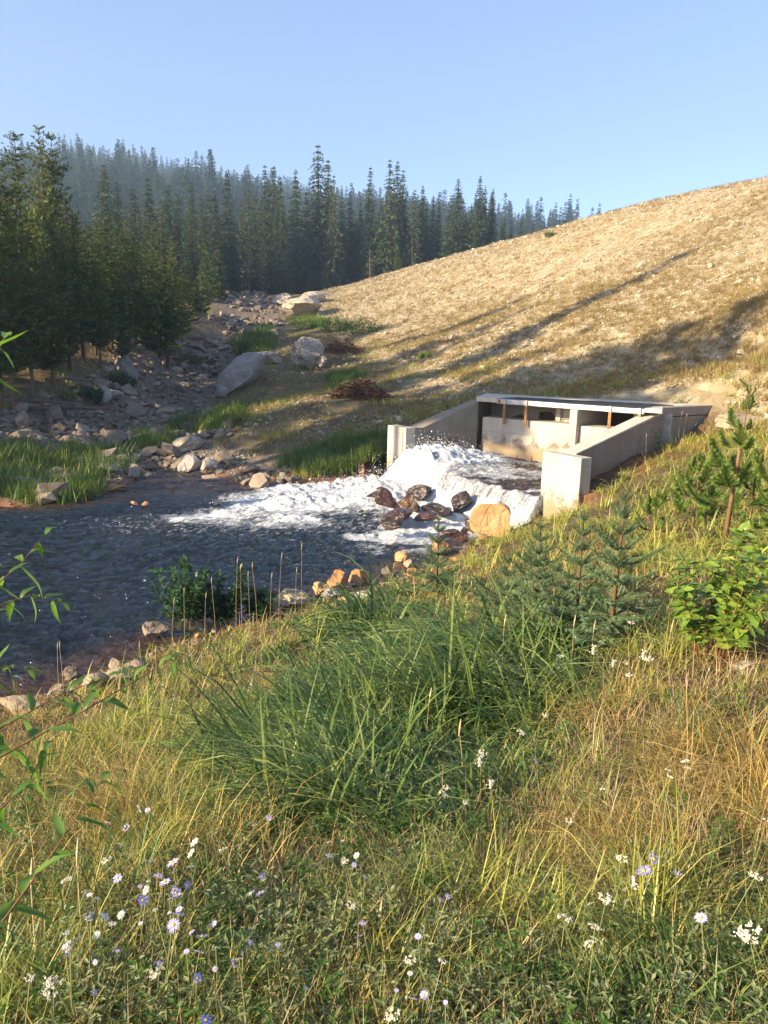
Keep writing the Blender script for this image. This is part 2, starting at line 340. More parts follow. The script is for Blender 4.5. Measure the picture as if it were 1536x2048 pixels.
def ground(px, py, dmax=160):
    """first place where the sight line meets the ground"""
    d = ray(px, py); hl = hypot(d[0], d[1]); t = np.exp(np.linspace(log(1.), log(dmax), 900)); t = t/hl
    P = CAMP[None]+d[None]*t[:, None]; g = np.maximum(height(P[:, 0], P[:, 1]), 0); hit = np.where(P[:, 2] <= g)[0]
    i = hit[0] if len(hit) else -1
    return np.array([P[i, 0], P[i, 1], max(g[i], 0)])

def terrain_mesh():
    az = np.r_[np.linspace(-180, -42, 60, endpoint=False), np.linspace(-42, 42, 560, endpoint=False), np.linspace(42, 180, 60, endpoint=False)]
    az = np.radians(az); R = .35*np.exp(np.linspace(0, log(175/.35), 600)); n = len(az)
    A, RR = np.meshgrid(az, R); X = RR*np.sin(A); Y = RR*np.cos(A); Z = height(X, Y)
    V = np.c_[X.ravel(), Y.ravel(), Z.ravel()]
    i = np.arange(len(R)-1)[:, None]*n; j = np.arange(n)[None]; j2 = (j+1) % n
    Fq = np.stack([i+j, i+j2, i+n+j2, i+n+j], -1).reshape(-1, 4)[:, ::-1]
    V = np.r_[V, [[0, 0, hz(0, 0)]]]
    px, py, w = proj(V); 
    def reg(poly, soft=0): return inpoly(px, py, poly)
    x, y = V[:, 0], V[:, 1]
    gravelly = np.zeros(len(V)); dam = np.zeros(len(V)); red = np.zeros(len(V)); dry = np.zeros(len(V))
    # dam slope: right of the toe line
    toe = sdist(x, y, DAMPOLY); dam = sstep(-1., .6, toe+fbm(x*.3, y*.3, 3, 9)*1.6*sstep(24, 34, y)+.5)
    cr = sdist(x, y, CREEKPOLY); gravelly = sstep(-1.5, .5, cr)
    shore = sdist(x, y, WATER); red = np.exp(-np.abs(np.minimum(shore, 0))*2.)*.8
    for cx, cy, rr in [(1240, 935, 1.3), (1150, 1010, .5), (1050, 1035, .7), (1100, 1740, .55), (960, 1060, .6), (1340, 890, 1.2)]:
        g = ground(cx, cy); red = np.maximum(red, 1.1*np.exp(-((x-g[0])**2+(y-g[1])**2)/rr**2))
    Ft = [(len(V)-1, int(j_), int((j_+1) % n)) for j_ in range(0)]
    m = mesh('ground', V, Fq, M['ground'], True, {'dam': dam, 'creek': gravelly, 'red': red, 'soilshade': ((y < 17.5) | (x > 4)).astype(float)})
    return m
DAMPOLY = [tuple(ground(px, py)[:2]) for px, py in [(630, 612), (660, 640), (700, 668), (770, 700), (860, 745), (940, 775), (1010, 782)]] + [(4.2, 24.9), (9.4, 21.9), (11.5, 18.5), (15, 14), (24, 5), (60, -10), (140, 20), (120, 150), (0, 150), (-9, 112)]
CREEKPOLY = [tuple(ground(px, py)[:2]) for px, py in [(0, 1005), (190, 990), (300, 940), (400, 945), (520, 970), (700, 955), (640, 925), (450, 900), (420, 850), (420, 790), (470, 740), (520, 700), (560, 640), (560, 600), (500, 585), (440, 590), (430, 640), (400, 680), (330, 700), (220, 740), (180, 800), (60, 800), (0, 820)]] + [(-30, 24), (-30, 17)]

m, nt = newmat('ground'); M['ground'] = m
pos = N(nt, 'NewGeometry').outputs['Position']
at = lambda nt, n: N(nt, 'Attribute', attribute_name=n).outputs['Fac']
n1 = noise(nt, pos, .6, 8, .65); n2 = noise(nt, pos, 9, 6, .7); n3 = noise(nt, pos, .12, 5, .6)
earth = ramp(nt, n2, [(.3, (.045, .032, .018)), (.5, (.09, .065, .035)), (.7, (.17, .125, .07))])
grassy = ramp(nt, n1, [(.3, (.14, .115, .045)), (.55, (.26, .2, .1)), (.75, (.38, .3, .18))])
col = mix(nt, math_(nt, 'SUBTRACT', .5, math_(nt, 'MULTIPLY', at(nt, 'soilshade'), .42)), earth, grassy)  # near bank earth coloured darker to deepen the shade under the grass
cre = ramp(nt, n2, [(.3, (.09, .07, .05)), (.5, (.18, .145, .11)), (.7, (.3, .25, .19))])
col = mix(nt, at(nt, 'creek'), col, cre)
vor = N(nt, 'TexVoronoi', {'Vector': pos, 'Scale': 3.2}); vord = vor.outputs['Distance']
damc = ramp(nt, vor.outputs['Color'], [(.1, (.27, .21, .12)), (.5, (.39, .315, .19)), (.9, (.49, .415, .28))])
damc = mix(nt, ramp(nt, noise(nt, pos, .35, 6, .7), [(.45, 0), (.62, .75)]), damc, (.27, .19, .075))
col = mix(nt, at(nt, 'dam'), col, damc)
redc = ramp(nt, n2, [(.3, (.16, .06, .025)), (.7, (.42, .17, .07))])
col = mix(nt, math_(nt, 'MULTIPLY', at(nt, 'red'), ramp(nt, n1, [(.35, .2), (.6, 1)]), True), col, redc)
h = math_(nt, 'ADD', math_(nt, 'MULTIPLY', n2, .6), math_(nt, 'MULTIPLY', vord, -.5))
out(nt, pbr(nt, col, .95, bump(nt, h, .8, .12), .1))
obj('ground', terrain_mesh(), kind='structure')

# ------------------------------------------------------------------ far hill
HS = [(-900, 350), (-500, 335), (-200, 345), (0, 352), (150, 325), (300, 350), (450, 382), (600, 412), (750, 440), (900, 462), (1000, 478), (1130, 492), (1250, 515), (1500, 560), (2000, 640)]
def hill_h(x, y):
    r = np.hypot(x, y); a = 768 + F*(x/np.maximum(y, 1))/1.0     # column of the sight line
    top = []
    hx = np.array([PD(p[0], p[1], 650.)[0]/PD(p[0], p[1], 650.)[1] for p in HS]); hv = np.array([PD(p[0], p[1], 650.)[2] for p in HS])
    zt = np.interp(x/np.maximum(y, 1), hx, hv)
    t = np.clip((r-165)/(650-165), 0, 1.25)
    z0 = 13.5
    z = np.where(t <= 1, z0+(zt-z0)*np.power(np.maximum(t, 0), 1.15), zt-(t-1)*60)
    return z + fbm(x*.012, y*.012, 4, 3)*22*np.sin(np.clip(t, 0, 1)*pi) - np.where(r < 180, (180-r)*.12, 0)
az = np.radians(np.linspace(-38, 34, 160)); R = np.linspace(160, 720, 120); A, RR = np.meshgrid(az, R)
X = RR*np.sin(A); Y = RR*np.cos(A); Z = hill_h(X, Y); n = len(az)
i = np.arange(len(R)-1)[:, None]*n; j = np.arange(n-1)[None]
Fq = np.stack([i+j+1, i+j, i+n+j, i+n+j+1], -1).reshape(-1, 4)[:, ::-1]
m, nt = newmat('forest_floor'); pos = N(nt, 'NewGeometry').outputs['Position']
out(nt, pbr(nt, ramp(nt, noise(nt, pos, .08, 6), [(.35, (.03, .04, .02)), (.65, (.1, .09, .05))]), 1, spec=0)); M['floor'] = m
obj('hill', mesh('hill', np.c_[X.ravel(), Y.ravel(), Z.ravel()], Fq, m, True), kind='structure')
# wide outer land, out to the horizon
az = np.radians(np.linspace(0, 360, 97)); V = []
for r, z in ((170, 12), (700, 0), (2400, -30)):
    for a in az: V.append((r*sin(a), r*cos(a), z - (14 if r == 170 and cos(a) > .3 else (9 if r == 170 else 0))))
Fq = np.array([(k*97+q, k*97+q+1, (k+1)*97+q+1, (k+1)*97+q) for k in range(2) for q in range(96)])[:, ::-1]
obj('outer_land', mesh('outer_land', V, Fq, M['floor'], True), kind='structure')

# ------------------------------------------------------------------ water
def fn_rapid(X, Y, full=False):
    """height and foam of the water over the whole river"""
    a = np.array([0.45, 21.3]); b = np.array([3.49, 16.78]); e = (b-a)/np.linalg.norm(b-a); nrm = np.array([-e[1], e[0]])  # nrm points upstream
    if nrm[0] < 0: nrm = -nrm
    s = (X-a[0])*e[0]+(Y-a[1])*e[1]; q = (X-a[0])*nrm[0]+(Y-a[1])*nrm[1]; L = np.linalg.norm(b-a)
    inside = (s > -.25) & (s < np.where(q > .2, L+.95, L+.04))
    qn = q + vnoise(s*3, s*0, 2)*.15
    crest = .80+.03*np.clip(q, 0, 4)
    fall = sstep(-.75, .02, qn)
    Z = np.where(q > 0, crest, crest*fall)*np.where(q > 0, 1, sstep(-1.0, .15, s)*(1-sstep(L-.02, L+.12, s)))
    Z = np.where((q > 0) & ~inside, 0, Z)
    mound = .5*np.exp(-((X-1.35)**2/1.1+(Y-20.75)**2/1.0)) + .33*np.exp(-((X+.05)**2/1.0+(Y-20.15)**2/.8)) + .2*np.exp(-((X-2.6)**2/.8+(Y-21.6)**2/.8))
    swell = .16*np.exp(-((X+1.6)**2/3+(Y-19.6)**2/1.2)) + .1*np.exp(-((X-1.2)**2/3+(Y-17.5)**2/2))
    px, py, w = proj(np.stack([X, Y, Z*0+.02], -1))
    # foam: a plume from the weir fanning left, and a tongue below the rocks
    plume = sdist(px, py, [(345, 1042), (420, 1008), (500, 978), (600, 955), (700, 930), (740, 930), (800, 940), (1080, 1000), (1075, 1035), (960, 1075), (900, 1060), (860, 1090), (760, 1085), (700, 1078), (760, 1060), (770, 1040), (700, 1030), (600, 1048), (500, 1044), (420, 1050)])
    foam = sstep(-45, 60, plume+40*fbm(X*.9, Y*1.6, 3, 29))
    foam = np.where((q < .1) & (q > -1.0) & inside, np.maximum(foam, .85), foam)
    basin = (q > -.05) & inside
    bf = np.exp(-((X-1.4)**2/1.5+(Y-21.3)**2/.7)) + .9*np.exp(-((X-2.7)**2/1.0+(Y-22.3)**2/.4)) + .55*sstep(1.0, .2, np.abs(q-.9+.25*s-.2)) * sstep(3.6, .8, s) + .55*sstep(.55, .2, np.hypot(X-4.55, Y-20.8))
    bf = bf + .5*sstep(1.2, .2, np.abs(q-1.35))*sstep(5, 2, s); foam = np.where(basin, np.clip(bf*.95+.25+.5*fbm(X*1.1, Y*2.6, 3, 31), 0.04, 1), foam)
    foam = np.where((q > -.35) & inside & (s > 2.0), np.minimum(foam, .5), foam)
    streak = fbm(X*1.2, Y*3.0, 4, 8)
    far = sstep(9, 0, np.abs((Y-19.0)-(X+2)*.12)) * sstep(-16, -2, X)*.36*sstep(2.4, -1, np.abs(Y-17-.1*X)-1.2)
    foam = np.maximum(foam, np.where(basin, 0, far))
    # waves
    amp = .045+.01*foam
    fl = X*.95+Y*.3
    wv = (1-2*np.abs(fbm(X*2.2+Y*.6, Y*4.2-X*.7, 4, 11, .5)))*amp*1.5 - amp*.9
    rough = (fbm(X*6, Y*6, 3, 15, .5))*(.10*sstep(.35, 1, foam)) + fbm(X*1.1+.5*fbm(X*2, Y*2, 2, 23), Y*2.6-X*.5, 4, 19, .5)*.24*sstep(.2, 1, foam)
    rough *= np.where(basin & (foam < .7), .4, 1)
    rough *= np.where((q < 0.05) & (q > -.8) & inside & (s > 2.0), .35, 1)
    Z = Z + mound + swell*foam + wv + rough
    if full: return Z, foam, s, q
    return Z, foam
def dens(lo, a, b, hi, c, f): return np.unique(np.round(np.r_[np.arange(lo, a, c), np.arange(a, b, f), np.arange(b, hi, c)], 4))
xs = np.r_[np.arange(-50, -14, .5), dens(-14, -5, 5, 6.9, .075, .028)]; ys = np.r_[np.arange(-3, 5, .4), dens(5, 16, 23.2, 25.2, .075, .028)]
X, Y = np.meshgrid(xs, ys); Z, foam, fs_, fq_ = fn_rapid(X, Y, True); n = len(xs)
i = np.arange(len(ys)-1)[:, None]*n; j = np.arange(n-1)[None]
Fq = np.stack([i+j, i+j+1, i+n+j+1, i+n+j], -1).reshape(-1, 4)
cx = X[:-1, :-1].ravel(); cy = Y[:-1, :-1].ravel(); sdw = sdist(cx, cy, WATER)
Fq = Fq[sdw > -.7]
# no water inside the ground behind the walls
cx = X.ravel()[Fq[:, 0]]; cy = Y.ravel()[Fq[:, 0]]; bsd = sdist(cx, cy, BASIN)
zq = Z.ravel()[Fq[:, 0]]; Fq = Fq[~((zq > .5) & (bsd < -.22) & ((cx-.3)*.83+(cy-21.5)*.56 > .25))]
used = np.unique(Fq); remap = np.full(X.size, -1); remap[used] = np.arange(len(used)); Fq = remap[Fq]
shallow = sstep(1.3, .15, sdist(X.ravel()[used], Y.ravel()[used], WATER)); px_, py_, _ = proj(np.c_[X.ravel(), Y.ravel(), Z.ravel()*0][used])
shallow = np.maximum(shallow, sstep(1005, 960, py_)*.7); shallow = np.where(Z.ravel()[used] > .55, .55, shallow)
m, nt = newmat('river_water')
pos = N(nt, 'NewGeometry').outputs['Position']
mp = N(nt, 'Mapping', {'Vector': pos, 'Rotation': (0, 0, .25), 'Scale': (.7, 1.6, 1)}).outputs[0]
w1 = noise(nt, mp, 3.2, 5, .6, distortion=.6); w2 = noise(nt, mp, 11, 4, .6, distortion=.4); w3 = noise(nt, pos, 40, 2, .5)
hgt = math_(nt, 'ADD', math_(nt, 'ADD', w1, math_(nt, 'MULTIPLY', w2, .55)), math_(nt, 'MULTIPLY', w3, .07))
nb = bump(nt, hgt, 1.0, .17)
base = mix(nt, at(nt, 'shallow'), (.004, .009, .013), (.06, .032, .017))
water = pbr(nt, base, .03, nb, .5)
fb = noise(nt, pos, 22, 5, .75); fb2 = noise(nt, pos, 5, 5, .7, distortion=1.2); fb3 = noise(nt, N(nt, 'Mapping', {'Vector': N(nt, 'Attribute', attribute_name='flow').outputs['Vector'], 'Scale': (16, 1.6, 1)}).outputs[0], 1.3, 4, .65)
foamc = ramp(nt, math_(nt, 'ADD', math_(nt, 'MULTIPLY', fb, .5), math_(nt, 'MULTIPLY', fb3, .5)), [(.32, (.26, .3, .33)), (.46, (.5, .53, .55)), (.62, (.72, .73, .73))])
fsh = pbr(nt, foamc, .55, bump(nt, math_(nt, 'ADD', fb, math_(nt, 'MULTIPLY', fb2, 1.4)), .7, .06), .3)
pat = math_(nt, 'ADD', math_(nt, 'MULTIPLY', fb2, .4), math_(nt, 'ADD', math_(nt, 'MULTIPLY', fb, .2), math_(nt, 'MULTIPLY', fb3, .4)))
fm = math_(nt, 'ADD', math_(nt, 'MULTIPLY', at(nt, 'foam'), .62), math_(nt, 'SUBTRACT', pat, .62))
fac = ramp(nt, fm, [(.06, 0), (.28, 1)])
ms = N(nt, 'MixShader', {0: fac}); nt.links.new(water, ms.inputs[1]); nt.links.new(fsh, ms.inputs[2]); out(nt, ms.outputs[0]); M['water'] = m
obj('river', mesh('river', np.c_[X.ravel(), Y.ravel(), Z.ravel()][used], Fq, m, True, {'foam': foam.ravel()[used], 'shallow': shallow, 'flow': np.stack([fs_.ravel(), fq_.ravel(), 0*fs_.ravel()], -1)[used]}), kind='structure')
def river_z(x, y): return float(fn_rapid(np.array([x]), np.array([y]))[0][0])
# flying drops over the rapid
ico = np.array([(1, 0, 0), (-1, 0, 0), (0, 1, 0), (0, -1, 0), (0, 0, 1), (0, 0, -1.)]); icf = np.array([(0, 2, 4), (2, 1, 4), (1, 3, 4), (3, 0, 4), (2, 0, 5), (1, 2, 5), (3, 1, 5), (0, 3, 5)])
Vd = []; Fd = []; k = 0
SPL = [(-.1, 20.3, .5, .7, 900), (1.2, 21.0, .6, .5, 700), (-.9, 19.9, .6, .5, 700), (2.7, 22.3, .5, .25, 260), (.3, 18.6, .9, .25, 400), (1.7, 21.7, .5, .45, 350), (-2.2, 19.6, .9, .22, 400), (4.6, 20.6, .15, .12, 60)]
for x, y, s, hh, cnt in SPL:
    xx = x+RNG.normal(0, s, cnt); yy = y+RNG.normal(0, s*.7, cnt); zz = fn_rapid(xx, yy)[0]+np.abs(RNG.normal(0, hh*.32, cnt))
    rr = np.exp(RNG.normal(log(.0055), .5, cnt))
    for q in range(cnt): Vd.append(ico*rr[q]*np.array([1, 1, RNG.uniform(.8, 1.8)])+[xx[q], yy[q], zz[q]]); Fd.append(icf+6*k); k += 1
foamm = simple('spray', (.88, .89, .9), .4, nz=.03)
obj('spray', mesh('spray', np.concatenate(Vd), np.concatenate(Fd), foamm, True), kind='stuff')

# ------------------------------------------------------------------ outlet structure
Rin = np.array([3.47, 16.85]); Rout = np.array([4.08, 15.87]); Lin = np.array([.55, 21.16]); Lout = np.array([.06, 21.87])
cdir = (Lin-Rin)/np.linalg.norm(Lin-Rin); udir = np.array([cdir[1], -cdir[0]]); udir = udir if udir[0] > 0 else -udir
FL = np.array([2.67, 22.59]); FR = np.array([6.62, 19.37]); CR = np.array([7.05, 20.4]); BL = np.array([3.30, 24.25]); BR = np.array([9.16, 21.46])
ZP, ZD = 1.8, 2.6
root = thing('outlet_structure', None, 'tan concrete dam outlet with sloping wing walls, open bays and a flat deck', 'outlet', loc=(5, 20, .5))
rl = Vector(root.location)
def opart(name, mb, mats, parent=None, bev=.012, **kw):
    me = mb.mesh(name, mats); o = bpy.data.objects.new(name, me); COL.objects.link(o); o.parent = parent or root
    o.location = -rl if parent is None else (0, 0, 0)
    for k, v in kw.items(): o[k] = v
    if bev: b = o.modifiers.new('bevel', 'BEVEL'); b.width = bev; b.segments = 2; b.limit_method = 'ANGLE'
    return o
def pl(p, q): return [tuple(p), tuple(q)]
T = .38
# pillars at the ends of the wing walls (a thin strip beside a wide panel, joint between)
def pillar(pin, pout, zb, zt=ZP):
    d = (pout-pin)/np.linalg.norm(pout-pin); u = udir*.32
    mb = MB(); a = pin; b = pin+d*.13; mb.prism([tuple(a), tuple(b), tuple(b+u), tuple(a+u)], zb, zt); o = opart('end_strip', mb, M['concp'])
    mb = MB(); a = pin+d*.145; b = pout; mb.prism([tuple(a-udir*.012), tuple(b-udir*.012), tuple(b+u), tuple(a+u)], zb, zt+.002); return opart('end_pillar', mb, M['concp'])
pillar(Rin, Rout, -.4); pillar(Lin, Lout, -.4)
# left wing wall: inner face visible, top slopes up to the deck
w0 = Lin+udir*.323; w1 = FL - udir*.0
nl = -np.array([-(w1-w0)[1], (w1-w0)[0]])/np.linalg.norm(w1-w0); nl = nl if nl @ (Lout-Lin) > 0 else -nl
ia = w0; ib = w0+(w1-w0)*.12; ic = w1
mb = MB(); mb.prism([tuple(ia), tuple(ib), tuple(ic), tuple(BL), tuple(BL+nl*.3), tuple(ic+nl*T), tuple(ib+nl*T), tuple(ia+nl*T)], -.4, [1.795, 1.795, 2.47, 2.47, 2.47, 2.47, 1.795, 1.795]); opart('wing_wall', mb, M['concshade'])
# right wing wall: outer face visible
r0 = Rin+(Rout-Rin)*.32+udir*.323; r1 = np.array([6.95, 20.12]); rd = (r1-r0)/np.linalg.norm(r1-r0); rn = np.array([-rd[1], rd[0]]); rn = rn if rn @ cdir > 0 else -rn
mb = MB(); mb.prism([tuple(r0+rn*.1), tuple(r1+rn*.1), tuple(r1-rn*.22), tuple(r0-rn*.22)], -.4, [1.77, 2.43, 2.43, 1.77]); opart('wing_wall', mb, M['concr'], label='rust stained wing wall facing the grassy bank')
mb = MB(); mb.prism([tuple(r0+rn*.14), tuple(r1+rn*.14), tuple(r1-rn*.26), tuple(r0-rn*.26)], [1.773, 2.433, 2.433, 1.773], [1.81, 2.50, 2.50, 1.81]); opart('wall_coping', mb, M['concclean'])
# right return wall with coping strip above a recessed joint
d1 = (BR-r1)/np.linalg.norm(BR-r1); n1_ = np.array([d1[1], -d1[0]]); n1_ = n1_ if n1_ @ np.array([0, -1]) > 0 else -n1_
q0 = r1-rn*.22+d1*.003; q1 = BR
mb = MB(); mb.prism([tuple(q0), tuple(q1), tuple(q1-n1_*.3), tuple(q0-n1_*.3)], -.2, 2.34); opart('return_wall', mb, M['concr'])
mb = MB(); mb.prism([tuple(q0+n1_*.02), tuple(q1+n1_*.02), tuple(q1-n1_*.35), tuple(q0-n1_*.35)], 2.36, ZD); opart('wall_coping', mb, M['concr'])
mb = MB(); mb.prism([tuple(q1+d1*.02), tuple(q1+d1*.3), tuple(q1+d1*.3-n1_*.3), tuple(q1+d1*.02-n1_*.3)], 1.2, 2.5); opart('end_post', mb, M['concclean'])
# head wall under the deck
hd = (FR-FL)/np.linalg.norm(FR-FL); hn = np.array([-hd[1], hd[0]]); hn = hn if hn[1] > 0 else -hn      # hn: into the hill
ZH = 2.03
pierc = FL+hd*3.05
mb = MB(); mb.prism([tuple(FL+hd*.1+hn*.12), tuple(pierc-hd*.09+hn*.12), tuple(pierc-hd*.09+hn*.75), tuple(FL+hd*.1+hn*.75)], -.4, ZH); opart('head_wall', mb, M['conc'])
mb = MB(); mb.prism([tuple(pierc+hd*.13+hn*.06), tuple(FR-hd*.22+hn*.06), tuple(FR-hd*.02+hn*.7), tuple(pierc+hd*.13+hn*.7)], -.4, ZH-.01); opart('head_wall', mb, M['conc'])
mb = MB(); mb.prism([tuple(pierc-hd*.087-hn*.12), tuple(pierc+hd*.127-hn*.12), tuple(pierc+hd*.127+hn*1.9), tuple(pierc-hd*.087+hn*1.9)], -.4, 2.448); opart('pier', mb, M['conc'], label='pale pier between the two open bays')
# bay interior walls and floor, closed on all sides
mb = MB(); mb.prism([tuple(BL-hn*.05), tuple(BR-hn*.2), tuple(BR-hn*.02), tuple(BL+hn*.15)], 1.0, 2.47); opart('back_wall', mb, M['conc'])
for k, (s0, s1) in enumerate(((2.1, 2.25), (4.35, 4.55))):
    mb = MB(); a = FL+hd*s0; b = FL+hd*s1; mb.prism([tuple(a+hn*.76), tuple(b+hn*.76), tuple(b+hn*1.9), tuple(a+hn*1.9)], 1.0, 2.445); opart('bay_wall', mb, M['conc'])
mb = MB(); mb.prism([tuple(FL+hn*.76), tuple(FR-hd*.8+hn*.76), (8.0, 21.3), tuple(BL)], 1.3, 1.6); opart('bay_floor', mb, M['conc'], bev=0)
# screens: brick-like mesh of bars behind the bays
def screen(s0, s1, back, z0=1.6, z1=2.44):
    mb = MB(); a = FL+hd*s0+hn*back; b = FL+hd*s1+hn*back; z = z0; row = 0; Lh = np.linalg.norm(b-a)
    while z < z1:
        mb.prism([tuple(a), tuple(b), tuple(b+hn*.02), tuple(a+hn*.02)], z, z+.012)
        s = (.06 if row % 2 else 0)
        while s < Lh-.02:
            p = a+hd*s; mb.prism([tuple(p), tuple(p+hd*.012), tuple(p+hd*.012+hn*.02), tuple(p+hn*.02)], z+.012, z+.055); s += .12
        z += .055; row += 1
    opart('screen', mb, M['concclean'], bev=0)
screen(2.27, 2.94, .8); screen(4.57, 5.25, .78)
mb = MB(); a = FL+hd*4.57+hn*.9; b = FL+hd*5.3+hn*.9; mb.prism([tuple(a), tuple(b), tuple(b+hn*.1), tuple(a+hn*.1)], 1.6, 2.44); opart('screen_back', mb, M['galv'], bev=0); mb = MB(); mb.prism([tuple(FL+hd*2.27+hn*.9), tuple(FL+hd*2.94+hn*.9), tuple(FL+hd*2.94+hn*1.), tuple(FL+hd*2.27+hn*1.)], 1.6, 2.44); opart('screen_back', mb, M['galv'], bev=0)
# deck: corner blocks, galvanised beam, grating, back curb
fa = FL+hd*.62; fb_ = FR-hd*.18
mb = MB(); mb.prism([tuple(FL-hd*.08), tuple(fa), tuple(fa+hn*1.35), tuple(BL-hd*.1), tuple(BL+nl*.3-hd*.0)], 2.472, ZD+.01); opart('deck_block', mb, M['concclean'])
mb = MB(); mb.prism([tuple(fb_), tuple(FR+hd*.28+hn*-.02), tuple(r1-rn*.24), tuple(r1+hn*.45-rn*.1), tuple(fb_+hn*.45)], 2.502, ZD+.01); opart('deck_block', mb, M['concclean'])
mb = MB(); mb.prism([tuple(fa+hd*.004), tuple(fb_-hd*.004), tuple(fb_-hd*.004+hn*.1), tuple(fa+hd*.004+hn*.1)], 2.45, 2.585); opart('deck_beam', mb, M['galv'])
bd_ = (BR-BL)/np.linalg.norm(BR-BL); bn = np.array([-bd_[1], bd_[0]]); bn = bn if bn[1] > 0 else -bn
cA = fa+hn*1.35+hd*.01; 
mb = MB()
# bearing bars run front to back, each standing proud
Lb = np.linalg.norm(fb_-fa); s = .02
while s < Lb-.04:
    p = fa+hd*s+hn*.102
    # distance to back curb line
    den = hn[0]*bd_[1]-hn[1]*bd_[0]; rel = BL-bn*.72-p; tt = (rel[0]*bd_[1]-rel[1]*bd_[0])/den
    tt = max(.25, min(tt, 2.3))
    q = p+hn*(tt-.01); mb.prism([tuple(p), tuple(p+hd*.012), tuple(q+hd*.012), tuple(q)], 2.55, 2.592); s += .05
opart('deck_grating', mb, M['darksteel'], bev=0)
mb = MB(); mb.prism([tuple(fa+hn*.101+hd*.01), tuple(fb_+hn*.101), tuple(r1+hn*.3), tuple(BR-bn*.75-bd_*.8), tuple(BL-bn*.73+bd_*.55)], 2.50, 2.545); opart('deck_slab', mb, M['darksteel'], bev=0)
mb = MB(); mb.prism([tuple(BL-bn*.72+bd_*.5), tuple(BR-bn*.72-bd_*.75), tuple(BR+bn*.0), tuple(BL+bn*.0)], 2.473, ZD+.004); opart('deck_curb', mb, M['concclean'])
# posts holding the beam
for s in (.86, 1.55, 4.0, 4.78):
    mb = MB(); p = FL+hd*s-hn*.03
    for t in (0, .045): mb.prism([tuple(p+hd*t), tuple(p+hd*(t+.025)), tuple(p+hd*(t+.025)+hn*.05), tuple(p+hd*t+hn*.05)], ZH-.15, 2.45)
    mb.prism([tuple(p+hd*.0-hn*.01), tuple(p+hd*.07-hn*.01), tuple(p+hd*.07+hn*.028), tuple(p+hn*.028)], 2.452, 2.6, 1)
    mb.prism([tuple(p+hd*.025+hn*.01), tuple(p+hd*.045+hn*.01), tuple(p+hd*.045+hn*.04), tuple(p+hd*.025+hn*.04)], ZH-.15, 2.45)
    opart('post', mb, [M['rustpost'], M['galv']], bev=0)
mb = MB(); p = FL+hd*.66-hn*.004; mb.prism([tuple(p), tuple(p+hd*.09), tuple(p+hd*.09+hn*.003), tuple(p+hn*.003)], 2.47, 2.575); opart('paint_mark', mb, M['mark'], bev=0)
for s, w, zz in ((3.15, .06, .03), (3.24, .1, .05), (3.37, .05, .04), (3.45, .03, .06), (4.35, .2, .01)):
    mb = MB(); p = FL+hd*s-hn*.004; mb.prism([tuple(p), tuple(p+hd*w), tuple(p+hd*w+hn*.003), tuple(p+hn*.003)], 2.49, 2.49+zz+.015); opart('paint_mark', mb, M['markw'], bev=0)
# low drain mouth on the head wall: solid disc, the hole's inner shade in its colour
p = pierc-hd*.42+hn*.112; mb = MB(); mb.tube([Vector((*p, .93)), Vector((*(p+hn*.02), .93))], .2, 20); opart('drain_mouth', mb, simple('opening_shade', (.02, .018, .015)), bev=0)

# ------------------------------------------------------------------ rocks
def hullrock(seed, sx=1, sy=.8, sz=.6, n=13):
    r = random.Random(seed); bm = bmesh.new()
    for _ in range(n):
        v = Vector((r.gauss(0, 1), r.gauss(0, 1), r.gauss(0, 1))).normalized()*r.uniform(.8, 1.)
        bm.verts.new((v.x*sx*.5, v.y*sy*.5, v.z*sz*.5))
    g = bmesh.ops.convex_hull(bm, input=bm.verts); bmesh.ops.delete(bm, geom=[e for e in g['geom_unused'] if isinstance(e, bmesh.types.BMVert)], context='VERTS')
    me = bpy.data.meshes.new('stone'); bm.to_mesh(me); bm.free(); return me
def boulder(seed, sx, sy, sz, cuts=9, sub=4, rough=.12, flat=.25, mat=None, strata=0):
    """weathered boulder: a sphere cut by planes, softened and roughened"""
    r = random.Random(seed); bm = bmesh.new(); bmesh.ops.create_icosphere(bm, subdivisions=sub, radius=1)
    pl_ = [(Vector((r.gauss(0, 1), r.gauss(0, 1), r.gauss(0, .8))).normalized(), r.uniform(.42, .8)) for _ in range(cuts+5)]
    off = Vector((seed*3.1, seed*1.7, 0))
    for v in bm.verts:
        p = v.co.copy()
        for nn, d in pl_:
            e = p.dot(nn)-d
            if e > 0: p -= nn*e
        f = mnoise.fractal(p*1.6+off, 1., 2., 5)*rough; f2 = mnoise.noise(p*5+off)*rough*.25
        f3 = (abs(mnoise.noise(Vector((p.x*1.2, p.y*1.2, p.z*5))+off)))*strata
        p += v.normal*(f+f2-f3); p.z = max(p.z, -flat*2)
        v.co = (p.x*sx, p.y*sy, p.z*sz)
    me = bpy.data.meshes.new('boulder'); bm.to_mesh(me); bm.free(); me.materials.append(mat)
    me.polygons.foreach_set('use_smooth', np.full(len(me.polygons), False)); me.update(); return me
def place_boulder(px, py, wpx, hpx, name, label, mat, seed, cat='boulder', group=None, rz=None, depth=.8, tilt=0, z=None, cuts=9, sub=4, rough=.12, sink=.25, strata=0, sub_rough=None):
    """px,py = bottom middle in the photograph; wpx,hpx = size there"""
    g = ground(px, py) if z is None else PZ(px, py, z)
    d = hypot(g[0], g[1]); w = wpx*d/F/2; h = hpx*d/F/2
    me = boulder(seed, w*1.12, w*depth*1.1, h*1.2, cuts, sub, rough, mat=mat, strata=strata)
    rot = random.Random(seed).uniform(-.35, .35) if rz is None else rz
    return thing(name, me, label, cat, group, loc=(g[0], g[1]+w*depth*.6, g[2]+h*(1-sink*.8)), rot=(0, tilt, rot))
B = place_boulder
